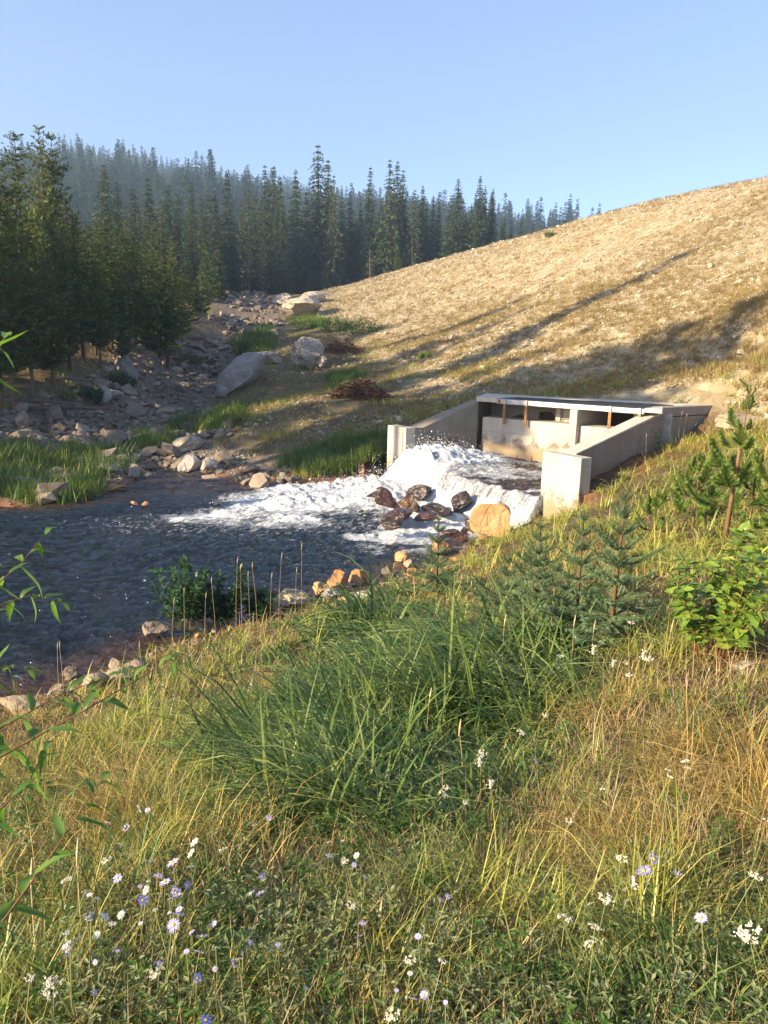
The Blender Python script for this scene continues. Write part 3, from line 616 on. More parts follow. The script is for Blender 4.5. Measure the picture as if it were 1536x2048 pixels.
B(985, 1082, 84, 80, 'boulder', 'big orange boulder with a crack across it, at the foot of the concrete end pillar', M['orange'], 3, rough=.1, cuts=4, depth=.9)
RAP = 'dark wet rocks in the rapid'
for a in [(838, 1003, 62, 30, 'dark wet rounded rock behind the upright brown one, topmost in the rapid', 'wet', 11, 0), (768, 1020, 60, 36, 'dark wet block leftmost of the rocks in the rapid', 'wet', 12, .2), (812, 1024, 34, 36, 'upright brown broken rock standing between dark wet rocks in the rapid', 'brownwet', 13, .3),
          (872, 1034, 62, 24, 'low wet rock with a reddish end in the middle of the rapid', 'wet', 14, 0), (800, 1050, 64, 28, 'long dark wet slab tilted down to the left in the rapid', 'wet', 15, -.35), (786, 1064, 40, 22, 'dark red brown wet rock lowest in the rapid', 'wet', 16, 0),
          (925, 1024, 50, 34, 'tilted pointed wet rock alone in the white water below the weir', 'wet', 17, -.5), (945, 1068, 46, 28, 'smooth purple grey wet rock against the orange boulder', 'wet', 18, 0), (856, 1046, 44, 18, 'flat wet rock half under foam in front of the reddish one', 'wet', 19, 0), (832, 1030, 20, 26, 'small rust brown wedge leaning on the upright brown rock', 'brownwet', 20, .5),
          (745, 1000, 26, 16, 'small wet rock far left edge of the white water heap', 'wet', 21, 0), (905, 1076, 36, 20, 'dark wet rock under the spruce top by the bank', 'wet', 22, 0), (925, 1090, 30, 30, 'pointed dark brown rock at the bank beside the orange boulder', 'wet', 23, 0)]:
    px, py, w, h, lb, mt, sdd, tl = a
    o = B(px, py, w*1.15, h*1.15, 'rock', lb, M[mt], sdd, 'rock', RAP, tilt=tl+RNG.uniform(-.3, .3), z=.16, cuts=5, sub=4, rough=.14, sink=.15, strata=.1)
NEARS = [(590, 1210, 70, 30, 'pale tan block with a flat top at the near waterline', 'tanstone', 31), (675, 1178, 56, 34, 'rounded orange tan rock higher on the near shore', 'orange', 32), (718, 1168, 44, 28, 'orange tan rock right of the rounded one on the near shore', 'orange', 33), (660, 1200, 50, 22, 'flat grey rock below the orange tan rocks', 'greyb', 34), (640, 1192, 44, 26, 'low orange rock between the tan block and the rounded rock', 'orange', 35),
         (802, 1122, 32, 20, 'bright rust orange rock at the waterline above the tan rocks', 'orange', 36), (818, 1136, 26, 18, 'small tan rock touching the bright rust one', 'tanstone', 37), (775, 1148, 24, 14, 'small brown stone in the grass at the near waterline', 'stone', 38), (735, 1200, 46, 20, 'grey rock hidden in tall grass on the near shore', 'greyb', 39), (305, 1275, 50, 32, 'brown rock in the water left of the dark bush', 'stone', 40),
         (180, 1385, 62, 36, 'pale rough rock on the near bank at the left', 'tanstone', 41), (268, 1340, 56, 22, 'long grey brown stone at the edge of the dark water', 'stone', 42), (140, 1362, 40, 24, 'reddish stone at the edge behind the pale rough rock', 'stone', 43), (228, 1335, 26, 20, 'small dark stone in the shallows at the left', 'stone', 44), (30, 1428, 84, 30, 'tan stone at the left edge of the near bank', 'tanstone', 45), (240, 1362, 60, 20, 'flat stone sunk in dry earth above the left shore', 'tanstone', 46), (880, 1106, 40, 22, 'orange brown stone beneath the small spruce', 'orange', 47), (1505, 1345, 66, 24, 'flat beige stone under the broadleaf shrub', 'tanstone', 48), (960, 1990, 40, 26, 'pale earth covered stone among the flowers at the bottom', 'tanstone', 49)]
for px, py, w, h, lb, mt, sdd in NEARS: B(px, py+4, w*1.05, h*1.15, 'rock', lb, M[mt], sdd, 'rock', 'rocks along the near shore', cuts=5, sub=4, rough=.12, sink=.3, strata=.08)
FARS = [(372, 908, 78, 44, 'smooth pale boulder sloping up to the right by the creek mouth', 'pale', 51, -.25), (372, 944, 66, 34, 'grey tan boulder with its foot in the water below the smooth pale one', 'greyb', 52, -.15), (418, 945, 50, 36, 'grey lumpy boulder at the water right of the grey tan one', 'greyb', 53, 0), (452, 862, 32, 28, 'small leaning wedge rock beside the bright green tuft', 'tanstone', 54, -.4), (470, 790, 150, 84, 'big flat grey slab tilted towards the creek bed', 'greyb', 55, -.45), (440, 800, 40, 30, 'pale rock at the foot of the tilted slab', 'greyb', 56, 0),
        (614, 742, 76, 74, 'tall leaning weathered boulder with a split top beside a brush pile', 'pale', 57, .25), (642, 742, 28, 28, 'small ribbed rock leaning on the tall weathered boulder', 'pale', 58, .4), (520, 730, 80, 36, 'tan rock group stone on the ridge left of the tall boulder', 'pale', 59, 0), (548, 730, 40, 24, 'rounded tan rock on the ridge beside the tall boulder', 'tanstone', 60, 0),
        (596, 634, 104, 54, 'huge pale dome of rock at the far end of the bank', 'pale', 61, 0), (570, 612, 50, 32, 'pinkish flat topped block behind the huge pale dome', 'pale', 62, 0), (625, 606, 56, 26, 'pale jagged rock right of the huge pale dome', 'pale', 63, 0), (545, 680, 30, 20, 'pale stone heap rock at the creek edge above the green reeds', 'pale', 64, 0),
        (40, 860, 46, 34, 'brown cracked block at the left foot of the forest', 'stone', 65, .2), (110, 845, 40, 30, 'brown rock leaning on the forest bank', 'stone', 66, -.2), (205, 815, 40, 44, 'tall grey slab standing in the shaded bank', 'greyb', 67, .2), (250, 760, 60, 40, 'large shaded slab halfway up the creek bank', 'greyb', 68, .5), (225, 800, 34, 24, 'grey rock in shadow below the tall slab', 'greyb', 69, 0), (295, 674, 16, 12, 'small white boulder in sunlit grass beneath the pines', 'pale', 70, 0),
        (545, 972, 22, 20, 'round orange brown rock at the far waterline', 'orange', 71, 0), (566, 962, 20, 20, 'grey wedge rock at the far waterline beside the round one', 'greyb', 72, 0), (801, 846, 22, 14, 'small white stone leftmost of the pale stones left of the outlet', 'gravel', 73, 0), (757, 818, 0, 0, '', '', 0, 0),
        (803, 820, 20, 15, 'bright white stone on the flat beside the larger brush pile', 'gravel', 74, 0), (880, 812, 18, 12, 'white stone on the flat nearest to the deck corner', 'gravel', 75, 0), (760, 850, 14, 9, 'flat pale stone on the bare flat', 'gravel', 76, 0), (906, 680, 18, 12, 'single whitish stone on the lower slope above the long shadows', 'gravel', 77, 0), (772, 671, 12, 8, 'small white stone beside the green thicket', 'gravel', 78, 0), (690, 680, 14, 9, 'white stone between thicket and smaller brush pile', 'gravel', 79, 0),
        (1480, 862, 90, 40, 'pale rock behind the young pine at the end of the wall', 'tanstone', 80, 0), (1250, 912, 0, 0, '', '', 0, 0), (265, 957, 30, 22, 'grey flat stones at the creek mouth edge', 'greyb', 81, 0), (226, 948, 60, 18, 'long dark slab on the far shore beside the tall grass', 'greyb', 82, .3), (225, 985, 50, 14, 'flat rust stone at the far waterline in front of the tall grass', 'orange', 83, 0), (340, 978, 20, 10, 'dark rock poking out of the shallow mouth', 'wet', 84, 0), (268, 1010, 16, 9, 'tiny rust rock in the shallows, left of a pair', 'orange', 85, 0), (290, 1012, 18, 10, 'tiny rust rock in the shallows, right of a pair', 'orange', 86, 0), (310, 974, 14, 7, 'small dark stone alone in the creek mouth', 'wet', 87, 0), (418, 975, 16, 9, 'reddish stone awash right of the creek mouth', 'wet', 88, 0)]
for px, py, w, h, lb, mt, sdd, tl in FARS:
    if w < 2: continue
    B(px, py, w, h, 'boulder' if w > 35 else 'rock', lb, M[mt], sdd, 'boulder' if w > 35 else 'rock', 'boulders and rocks across the water', tilt=tl, cuts=11, sub=4 if w > 30 else 3, rough=.1, sink=.3, strata=.12 if mt == 'pale' else .03, z=.04 if mt == 'wet' or sdd in (85, 86) else None)

# ------------------------------------------------------------------ scattering (geometry nodes, for what nobody could count)
def srccol(name, meshes):
    c = bpy.data.collections.new(name)
    for k, me in enumerate(meshes):
        o = bpy.data.objects.new('%s_%02d' % (name, k), me); c.objects.link(o)
    return c
def scatter(name, P, rot, scl, idx, coll, **props):
    P = np.asarray(P, float)
    me = bpy.data.meshes.new(name); me.vertices.add(len(P)); me.vertices.foreach_set('co', P.ravel())
    a = me.attributes.new('rot', 'FLOAT_VECTOR', 'POINT'); a.data.foreach_set('vector', np.asarray(rot, np.float32).ravel())
    scl = np.asarray(scl, np.float32); scl = np.repeat(scl[:, None], 3, 1) if scl.ndim == 1 else scl
    a = me.attributes.new('scl', 'FLOAT_VECTOR', 'POINT'); a.data.foreach_set('vector', scl.ravel())
    a = me.attributes.new('idx', 'INT', 'POINT'); a.data.foreach_set('value', np.asarray(idx, np.int32))
    g = bpy.data.node_groups.new(name, 'GeometryNodeTree')
    g.interface.new_socket('Geometry', in_out='INPUT', socket_type='NodeSocketGeometry'); g.interface.new_socket('Geometry', in_out='OUTPUT', socket_type='NodeSocketGeometry')
    n = g.nodes; gi = n.new('NodeGroupInput'); go = n.new('NodeGroupOutput'); ip = n.new('GeometryNodeInstanceOnPoints'); ci = n.new('GeometryNodeCollectionInfo')
    ci.inputs['Collection'].default_value = coll; ci.inputs['Separate Children'].default_value = True; ci.inputs['Reset Children'].default_value = True
    def na(nm, t): q = n.new('GeometryNodeInputNamedAttribute'); q.data_type = t; q.inputs['Name'].default_value = nm; return q.outputs['Attribute']
    l = g.links; l.new(gi.outputs[0], ip.inputs['Points']); l.new(ci.outputs[0], ip.inputs['Instance']); ip.inputs['Pick Instance'].default_value = True
    l.new(na('idx', 'INT'), ip.inputs['Instance Index']); l.new(na('rot', 'FLOAT_VECTOR'), ip.inputs['Rotation']); l.new(na('scl', 'FLOAT_VECTOR'), ip.inputs['Scale'])
    l.new(ip.outputs[0], go.inputs[0])
    o = obj(name, me, kind='stuff', **props); md = o.modifiers.new('scatter', 'NODES'); md.node_group = g; return o
def sample_view(n, r0, r1, az0=-40, az1=40, p=1.0):
    """points spread evenly over the view: more per square metre close by"""
    a = np.radians(RNG.uniform(az0, az1, n)); u = RNG.random(n)
    if p == 0: r = r0*np.exp(u*log(r1/r0))
    else: r = ((r0**-p) + u*((r1**-p)-(r0**-p)))**(-1/p)
    return r*np.sin(a), r*np.cos(a)
wsd = lambda x, y: -sdist(x, y, WATER)
STRUCT_FOOT = [tuple(Rin-cdir*.0), tuple(Rout-cdir*.1), tuple(r1-rn*.5), tuple(BR+d1*.3-n1_*0), tuple(BR+bn*.3), tuple(BL+bn*.2+nl*.4), tuple(Lout-udir*.05+cdir*.1), tuple(Lin)]

# stones of the dry creek bed: the 300 that show largest are things, the others a mass
hulls = [hullrock(k, 1, random.Random(k).uniform(.6, .95), random.Random(k+50).uniform(.35, .7)) for k in range(14)]
hs_m = []
for me in hulls: c = me.copy(); c.materials.append(M['stone']); hs_m.append(c)
x, y = sample_view(60000, 17, 115, -34, 2, .3); cr = sdist(x, y, CREEKPOLY); bd = wsd(x, y)
k = (cr > -.4) & (bd > -.35) & (fbm(x*.5, y*.5, 3, 33) > -.42*sstep(0, 2, cr)); x, y = x[k], y[k]
d = np.hypot(x, y); size = np.clip(np.exp(RNG.normal(log(.2), .6, len(x)))*(.6+d/42), .06, 1.3); size *= .8+.5*(fbm(x*.2, y*.2, 2, 44)+.3)
k = RNG.random(len(x)) < .42; x, y, size, d = x[k], y[k], size[k], d[k]
z = height(x, y)+size*.12
order = np.argsort(-size/d); top = order[:300]; rest = order[300:12000]
CN = ['angular grey brown stone lying loose in the dry creek bed', 'sharp edged stone in the shaded bed of the creek']
for q, i in enumerate(top):
    sw = 'large' if q < 60 else 'middling' if q < 160 else 'small'
    lb = sw+' angular stone in the dry creek bed, %s' % ('near its mouth' if d[i] < 30 else 'halfway up beneath the forest bank' if d[i] < 55 else 'far up the valley')
    thing('creek_stone', hs_m[q % 14], lb, 'stone', sw+' stones of the dry creek bed, ' + ('near' if d[i] < 30 else 'middle' if d[i] < 55 else 'far'), loc=(x[i], y[i], z[i]), rot=(RNG.uniform(-.5, .5), RNG.uniform(-.5, .5), RNG.uniform(0, 6.3)), scale=size[i])
rr = RNG.uniform(-1, 1, (len(rest), 3))*[.6, .6, 3.14]
scatter('creek_rubble', np.c_[x, y, z][rest], rr, size[rest], RNG.integers(0, 14, len(rest)), srccol('rubble', hs_m), label='small grey brown rubble filling the dry creek bed', category='rubble')
# shore pebbles on both banks
x, y = sample_view(26000, 6, 27, -36, 10, .6); bd = wsd(x, y); k = (bd > -.6) & (bd < .9) & (np.abs(bd) < .95*RNG.random(len(x))**1.3) & (fbm(x*.9, y*.9, 3, 47) > RNG.normal(.0, .12, len(x))) & (sdist(x, y, STRUCT_FOOT) < -.1) & (sdist(x, y, BASIN) < -.4); x, y = x[k], y[k]
s = np.clip(np.exp(RNG.normal(log(.07), .65, len(x))), .02, .38)
px_, py_, _ = proj(np.c_[x, y, x*0]); s = s*np.where((px_ < 620) & (py_ > 1150), .55, 1)
hs_o = []
for me in hulls[:8]: c = me.copy(); c.materials.append(M['orange'] if len(hs_o) in (3, 6) else M['stone']); hs_o.append(c)
scatter('shore_stones', np.c_[x, y, height(x, y)+s*.15], RNG.uniform(-1, 1, (len(x), 3))*[.6, .6, 3.14], s, RNG.integers(0, 8, len(x)), srccol('shorestone', hs_o), label='small brown and rust stones along the waterline', category='stones')
# crushed rock over the dam slope
hs_g = []
for me in hulls[:8]: c = me.copy(); c.materials.append(M['gravel']); hs_g.append(c)
x, y = sample_view(120000, 20, 125, -8, 34, .2); k = (sdist(x, y, DAMPOLY) > -.6-fbm(x*.5, y*.5, 2, 3)*3*sstep(24, 34, y)) & (sdist(x, y, STRUCT_FOOT) < -.2); x, y = x[k], y[k]
d = np.hypot(x, y); s = np.clip(np.exp(RNG.normal(log(.08), .5, len(x))), .03, .5)*(.5+d/75); zz = height(x, y)+s*.1
scatter('slope_stones', np.c_[x, y, zz], RNG.uniform(-1, 1, (len(x), 3))*[.5, .5, 3.14], s, RNG.integers(0, 8, len(x)), srccol('slopestone', hs_g), label='pale crushed rock covering the dam slope', category='gravel')
x, y = sample_view(26000, 20, 60, -22, 12, .3); k = (sdist(x, y, DAMPOLY) < 1) & (sdist(x, y, STRUCT_FOOT) < -.2) & (wsd(x, y) > .2) & (fbm(x*.35, y*.35, 3, 61) > -.1); x, y = x[k], y[k]
s = np.clip(np.exp(RNG.normal(log(.07), .5, len(x))), .03, .3)*(.6+np.hypot(x, y)/60)
hs_f = []
for me in hulls[:6]: c = me.copy(); c.materials.append(M['tanstone'] if len(hs_f) % 3 else M['gravel']); hs_f.append(c)
scatter('flat_stones', np.c_[x, y, height(x, y)+s*.1], RNG.uniform(-1, 1, (len(x), 3))*[.5, .5, 3.14], s, RNG.integers(0, 6, len(x)), srccol('flatstone', hs_f), label='loose stones strewn over the bare flat ground', category='stones')

# ------------------------------------------------------------------ grass
def tuft(seed, nb, L, W, spread=.05, bend=.6, seg=3, fan=.35, lean=(0, 0), mat=None, curl=0, heads=0, headmat=None):
    r = np.random.default_rng(seed); V = []; Fs = []; MI = []; n = 0
    for b in range(nb):
        a = r.uniform(0, 2*pi); l = L*r.uniform(.55, 1.1); w = W*r.uniform(.6, 1.2)
        p = np.array([r.normal(0, spread), r.normal(0, spread), 0.])
        th = abs(r.normal(0, fan)); dirv = np.array([cos(a)*sin(th)+lean[0], sin(a)*sin(th)+lean[1], cos(th)]); dirv /= np.linalg.norm(dirv)
        bd = bend*r.uniform(.3, 1.3)/seg; ha = np.array([dirv[0], dirv[1], 0]); ha = ha/max(np.linalg.norm(ha), 1e-6)
        side = np.array([-ha[1], ha[0], 0]); tw = r.uniform(-.9, .9); side = side*cos(tw)+ha*sin(tw)
        for k in range(seg+1):
            t = k/seg; ww = w*(1-t**1.6)*.5+ (w*.06)
            if k < seg: V += [p-side*ww, p+side*ww]
            else: V += [p]
            if k < seg:
                if k: Fs.append((n+2*k-2, n+2*k-1, n+2*k+1, n+2*k)); MI.append(0)
            else: Fs.append((n+2*k-2, n+2*k-1, n+2*k)); MI.append(0)
            dirv = dirv+ha*bd - np.array([0, 0, bd*1.1*t+curl*t]); dirv /= np.linalg.norm(dirv); p = p+dirv*l/seg
        n += 2*seg+1
    for b in range(heads):
        a = r.uniform(0, 2*pi); l = L*r.uniform(1.1, 1.7); p0 = np.array([r.normal(0, spread), r.normal(0, spread), 0]); tp = p0+np.array([cos(a)*l*.22, sin(a)*l*.22, l]); mdl = (p0+tp)/2+[0, 0, l*.04]
        s = np.array([1, .2, 0])*.0016; V += [p0-s, p0+s, mdl-s, mdl+s, tp-s, tp+s]; Fs += [(n, n+1, n+3, n+2), (n+2, n+3, n+5, n+4)]; MI += [1, 1]; n += 6
        u = (tp-mdl)/np.linalg.norm(tp-mdl)
        for q in range(7):
            c = tp-u*q*.009; o = r.normal(0, 1, 3)*.0022; e = u*.012; V += [c-o, c+o, c+e+o*.5]; Fs.append((n, n+1, n+2)); MI.append(1); n += 3
    me = bpy.data.meshes.new('tuft'); me.from_pydata([tuple(v) for v in V], [], Fs); me.materials.append(mat)
    if headmat: me.materials.append(headmat); me.polygons.foreach_set('material_index', np.array(MI, np.int32))
    me.polygons.foreach_set('use_smooth', np.ones(len(Fs), bool)); me.update(); return me
def herb(seed, nb, h, lw, ll, mat, up=.6):
    """small leafy stem with narrow leaves"""
    r = np.random.default_rng(seed); V = []; Fs = []; n = 0
    for s in range(nb):
        p0 = np.array([r.normal(0, .04), r.normal(0, .04), 0]); ax = np.array([r.normal(0, .3), r.normal(0, .3), 1.]); ax /= np.linalg.norm(ax); hh = h*r.uniform(.5, 1.1)
        q = p0+ax*hh; V += [p0-[.0015, 0, 0], p0+[.0015, 0, 0], q]; Fs.append((n, n+1, n+2)); n += 3
        for k in range(11):
            t = (k+.5)/11; a = k*2.4+r.uniform(0, .6); c = p0+ax*hh*t; dd = np.array([cos(a), sin(a), up*r.uniform(.3, 1.4)]); dd /= np.linalg.norm(dd); sd_ = np.cross(dd, [0, 0, 1]); sd_ /= max(np.linalg.norm(sd_), .01); l = ll*r.uniform(.6, 1.1)*(1.1-.5*t)
            V += [c, c+dd*l*.45+sd_*lw*.5, c+dd*l-[0, 0, l*.15], c+dd*l*.45-sd_*lw*.5]; Fs.append((n, n+1, n+2, n+3)); n += 4
    me = bpy.data.meshes.new('herb'); me.from_pydata([tuple(v) for v in V], [], Fs); me.materials.append(mat); me.update(); return me

def zones(x, y):
    z = height(x, y); px, py, w = proj(np.c_[x, y, z]); jx = fbm(x*1.1, y*1.1, 3, 71)*170; jy = fbm(x*1.1, y*1.1, 3, 75)*130
    return z, px+jx, py+jy
LUSH = [(480, 1570), (470, 1470), (560, 1390), (610, 1290), (640, 1225), (760, 1200), (900, 1180), (1010, 1240), (1120, 1290), (1180, 1380), (1130, 1470), (1040, 1530), (960, 1600), (800, 1650), (620, 1640), (520, 1620)]
GOLD = [(1120, 1490), (1230, 1360), (1400, 1330), (1700, 1330), (1700, 1900), (1300, 1800), (1130, 1860), (930, 1800), (900, 1660), (1000, 1580)]
BARE = [(980, 1740), (1080, 1700), (1210, 1710), (1230, 1770), (1150, 1830), (1040, 1810)]
BARE2 = [(0, 1620), (140, 1600), (250, 1640), (240, 1720), (100, 1740), (0, 1720)]
BARE3 = [(-100, 1400), (120, 1400), (330, 1400), (300, 1450), (100, 1480), (-100, 1520)]
inframe = lambda px, py: (px > -250) & (px < 1800) & (py < 2350)
def excl(x, y): return (sdist(x, y, DAMPOLY) < -.1) & (wsd(x, y) > .05) & (sdist(x, y, STRUCT_FOOT) < -.03) & (sdist(x, y, BASIN) < -.3)
th_ = srccol('herbclump', [herb(200+k, 5, .2, .009, .05, M['herb']) for k in range(3)]+[herb(210+k, 5, .15, .012, .045, M['bush']) for k in range(3)])
rnd = lambda x: RNG.random(len(x))
bare = lambda px, py: inpoly(px, py, BARE) | inpoly(px, py, BARE3)
def blades(name, ncl, per, r0, r1, p, maskf, L, W, fan, bend, label, mat, lean=(0, 0), seg=3, spread=.045, cat='grass', Lmod=None, droop=.35):
    W = W*1.15
    """single grass blades with their own curve, in clumps that share a lean"""
    x, y = sample_view(ncl, r0, r1, -42, 42, p); k = excl(x, y); x, y = x[k], y[k]; z, px, py = zones(x, y); k = maskf(x, y, z, px, py); x, y, px, py = x[k], y[k], px[k], py[k]
    lm = (np.ones(len(x)) if Lmod is None else Lmod(x, y, px, py))*np.interp(py, [1450, 1750], [1, .62])
    nc = len(x); ca = RNG.uniform(0, 6.283, nc); ct = np.abs(RNG.normal(0, fan*.5, nc)); rep_ = lambda v: np.repeat(v, per)
    cs = RNG.uniform(.7, 1.25, nc); rr = np.hypot(x, y)
    x = rep_(x)+RNG.normal(0, spread, nc*per); y = rep_(y)+RNG.normal(0, spread, nc*per); n = len(x); z = height(x, y)
    l = L*rep_(cs*lm)*np.exp(RNG.normal(0, .25, n)); w = W*RNG.uniform(.6, 1.25, n)*rep_(np.clip(rr/3.5, 1, 3.2))
    a = rep_(ca)+RNG.normal(0, 1.3, n); th = np.abs(rep_(ct)+RNG.normal(0, fan, n))
    D = np.stack([np.cos(a)*np.sin(th)+lean[0], np.sin(a)*np.sin(th)+lean[1], np.cos(th)], -1); D /= np.linalg.norm(D, axis=1, keepdims=True)
    Hd = D*[1, 1, 0]; Hd /= np.maximum(np.linalg.norm(Hd, axis=1, keepdims=True), 1e-6); S = np.stack([-Hd[:, 1], Hd[:, 0], 0*a], -1); tw = RNG.normal(0, .7, n)[:, None]; S = S*np.cos(tw)+Hd*np.sin(tw)*.7+np.array([0, 0, .5])*np.sin(tw)
    bd = (bend*RNG.uniform(.2, 1.4, n)/seg)[:, None]; P = np.stack([x, y, z-.015], -1); out_ = []
    for k in range(seg+1):
        t = k/seg; ww = (w*((1-t**1.7)*.5+.04))[:, None]; out_ += [P-S*ww, P+S*ww]
        D = D+Hd*bd-np.array([0, 0, 1.])*bd*(droop+1.3*t); D /= np.linalg.norm(D, axis=1, keepdims=True); P = P+D*(l/seg)[:, None]
        P[:, 2] = np.maximum(P[:, 2], z+.004+.01*((k*7+np.arange(n)) % 5))
    V = np.stack(out_, 1).reshape(-1, 3); b = (np.arange(n)*2*(seg+1))[:, None]
    Fq = np.concatenate([b+np.array([[2*k, 2*k+1, 2*k+3, 2*k+2]]) for k in range(seg)], 1).reshape(-1, 4)
    print(name, n, 'blades')
    return obj(name, mesh(name, V, Fq, mat, True), kind='stuff', label=label, category=cat)
near_bank = lambda x, y: (y < 17.5) | (x > 4)
inG = lambda px, py: inpoly(px, py, GOLD)
inL = lambda px, py: inpoly(px, py, LUSH)
blades('tall_green_grass', 9000, 12, 2.2, 15, .8, lambda x, y, z, px, py: inL(px, py) & (rnd(x) < .98), .5, .0135, .42, 1.5, 'tall dark green reed grass in the middle of the bank', M['lush'], (-.28, .06), 4, .07, Lmod=lambda x, y, px, py: (.3+1.7*np.clip(fbm(x*1.6, y*1.6, 3, 91)+.4, 0, 1)**1.3)*sstep(-15, 110, sdist(px, py, LUSH)+20))
blades('tall_green_grass', 2600, 8, 1.5, 15, .8, lambda x, y, z, px, py: near_bank(x, y) & ~inL(px, py) & ~bare(px, py) & (fbm(x*1.1, y*1.1, 3, 93) > .08), .3, .0065, .4, 1.0, 'green blades scattered through the near bank', M['lush'], (-.1, .03), 3, .06)
blades('bank_grass', 14000, 9, 1.3, 20, .8, lambda x, y, z, px, py: near_bank(x, y) & (~inL(px, py) | (rnd(x) < .25)) & ~bare(px, py) & (fbm(x*2.3, y*2.3, 2, 64) > -.22) & (rnd(x) < np.where(inG(px, py), .25, np.where(py < 1620, 1., .55))) & (sdist(x, y, DAMPOLY) < .5), .26, .0042, .45, 1.1, 'yellow green fine grass over the near bank', M['ygreen'], Lmod=lambda x, y, px, py: .35+1.6*np.clip(fbm(x*1.7, y*1.7, 3, 95)+.35, 0, 1)**1.5)
blades('dry_grass', 14000, 10, 1.3, 16, .8, lambda x, y, z, px, py: near_bank(x, y) & ~inL(px, py) & ~inpoly(px, py, BARE) & (fbm(x*2.1, y*2.1, 2, 66) > -.2) & (rnd(x) < np.where(inG(px, py), .95, .4)), .3, .0034, .5, 1.2, 'golden dry grass on the right of the near bank', M['golden'], (-.2, -.05), Lmod=lambda x, y, px, py: .35+1.6*np.clip(fbm(x*1.9, y*1.9, 3, 97)+.35, 0, 1)**1.5)
blades('thatch', 14000, 8, 1., 14, .8, lambda x, y, z, px, py: near_bank(x, y) & (rnd(x) < np.where(inL(px, py), .2, np.where(inG(px, py), 1, .75))), .2, .0032, 1.3, .5, 'flattened dead grass and straw matting the ground', M['thatch'], spread=.12, seg=2)
blades('short_grass', 5500, 8, 1., 8, .8, lambda x, y, z, px, py: near_bank(x, y) & ~inL(px, py) & ~bare(px, py) & (py > 1380) & (rnd(x) < .8), .13, .0042, .6, .8, 'short green blades between the flowers', M['bush'], seg=2)
blades('sedge', 4200, 22, 6, 20, .5, lambda x, y, z, px, py: (px > 890) & (py < 1110) & (py > 880) & (x > 1.5), .34, .004, .6, 1.5, 'arching olive sedge below the wing wall', M['ygreen'], spread=.05)
x, y = sample_view(6500, 1., 6, -42, 42, .8); z, px, py = zones(x, y); k = excl(x, y) & (rnd(x) < np.where(py > 1600, np.where(inG(px, py) & (py < 1880), .18, .5), .1)); x, y, z = x[k], y[k], z[k]
scatter('low_herbs', np.c_[x, y, z-.01], np.c_[RNG.normal(0, .25, (len(x), 2)), RNG.uniform(0, 6.28, len(x))], RNG.uniform(.5, 1.1, len(x)), RNG.integers(0, 6, len(x)), th_, label='silvery and green leafy herbs low in the grass', category='herbs')
# grass beyond the water
FARTUFT = [([(20, 960), (60, 905), (120, 930), (190, 950), (205, 1000), (120, 1010), (50, 1008)], 260, 1.3, 1), ([(-60, 900), (60, 900), (75, 950), (60, 990), (-60, 1000)], 260, 1.5, None), ([(100, 900), (240, 905), (260, 940), (200, 960), (110, 940)], 120, 1.4, None), ([(265, 880), (345, 870), (350, 900), (270, 905)], 200, 1.3, 1), ([(335, 850), (400, 835), (410, 865), (345, 870)], 60, 1.3, None), ([(400, 865), (440, 830), (480, 820), (475, 850), (430, 870)], 260, 1.5, 1),
           ([(560, 935), (640, 900), (770, 905), (768, 935), (690, 950), (600, 950)], 700, 1.1, None), ([(660, 880), (780, 870), (770, 905), (680, 910)], 300, .8, 1), ([(470, 690), (540, 660), (545, 700), (490, 712)], 260, 2.2, None), ([(480, 690), (535, 695), (520, 720), (480, 715)], 120, 2., 1), ([(570, 640), (640, 632), (660, 650), (600, 660)], 220, 1.3, 1), ([(650, 750), (720, 740), (740, 790), (660, 780)], 200, 1.0, 1)]
green_t = srccol('tuftfar', [tuft(230+k, 30, .5, .014, .12, .6, 3, .3, (0, 0), M['lush']) for k in range(3)]); yel_t = srccol('tuftfary', [tuft(240+k, 30, .45, .014, .12, .7, 3, .35, (0, 0), M['bush'] if k else M['ygreen']) for k in range(3)])
for poly, cnt, sc_, cc in FARTUFT:
    pts = []
    xs_ = [p[0] for p in poly]; ys_ = [p[1] for p in poly]; tries = 0
    while len(pts) < cnt and tries < cnt*6:
        tries += 1; a, b = RNG.uniform(min(xs_), max(xs_)), RNG.uniform(min(ys_), max(ys_))
        if inpoly(np.array([a]), np.array([b]), poly)[0]: pts.append(ground(a, b))
    P_ = np.array(pts); P_ = P_[wsd(P_[:, 0], P_[:, 1]) > -.1]
    scatter('grass_patch', P_-[0, 0, .02], np.c_[RNG.normal(0, .15, (len(P_), 2)), RNG.uniform(0, 6.28, len(P_))], RNG.uniform(.6, 1.1, len(P_))*sc_, RNG.integers(0, 3, len(P_)), yel_t if cc is not None else green_t, label='patch of green grass growing among the stones across the water', category='grass', group='grass patches across the water')
far_t = srccol('tuftdry', [tuft(260+k, 26, .5, .02, .16, .6, 2, .5, (0, 0), M['slopegrass']) for k in range(4)])
far_g = srccol('tuftflat', [tuft(270+k, 26, .3, .016, .14, .6, 2, .5, (0, 0), M['ygreen'] if k % 2 else M['slopegrass']) for k in range(4)])
x, y = sample_view(60000, 20, 125, -8, 36, .2); z, px, py = zones(x, y)
prob = np.clip(.4+.9*fbm(x*.12, y*.12, 4, 81)+.35*np.exp(-((py-650)/70)**2), .04, 1); k = (sdist(x, y, DAMPOLY) > 0) & (sdist(x, y, STRUCT_FOOT) < -.3) & (rnd(x) < prob); x, y, z = x[k], y[k], z[k]
scatter('slope_grass', np.c_[x, y, z-.03], np.c_[RNG.normal(0, .15, (len(x), 2)), RNG.uniform(0, 6.28, len(x))], RNG.uniform(.25, .8, len(x)), RNG.integers(0, 4, len(x)), far_t, label='dry grass tufts dotting the dam slope', category='grass')
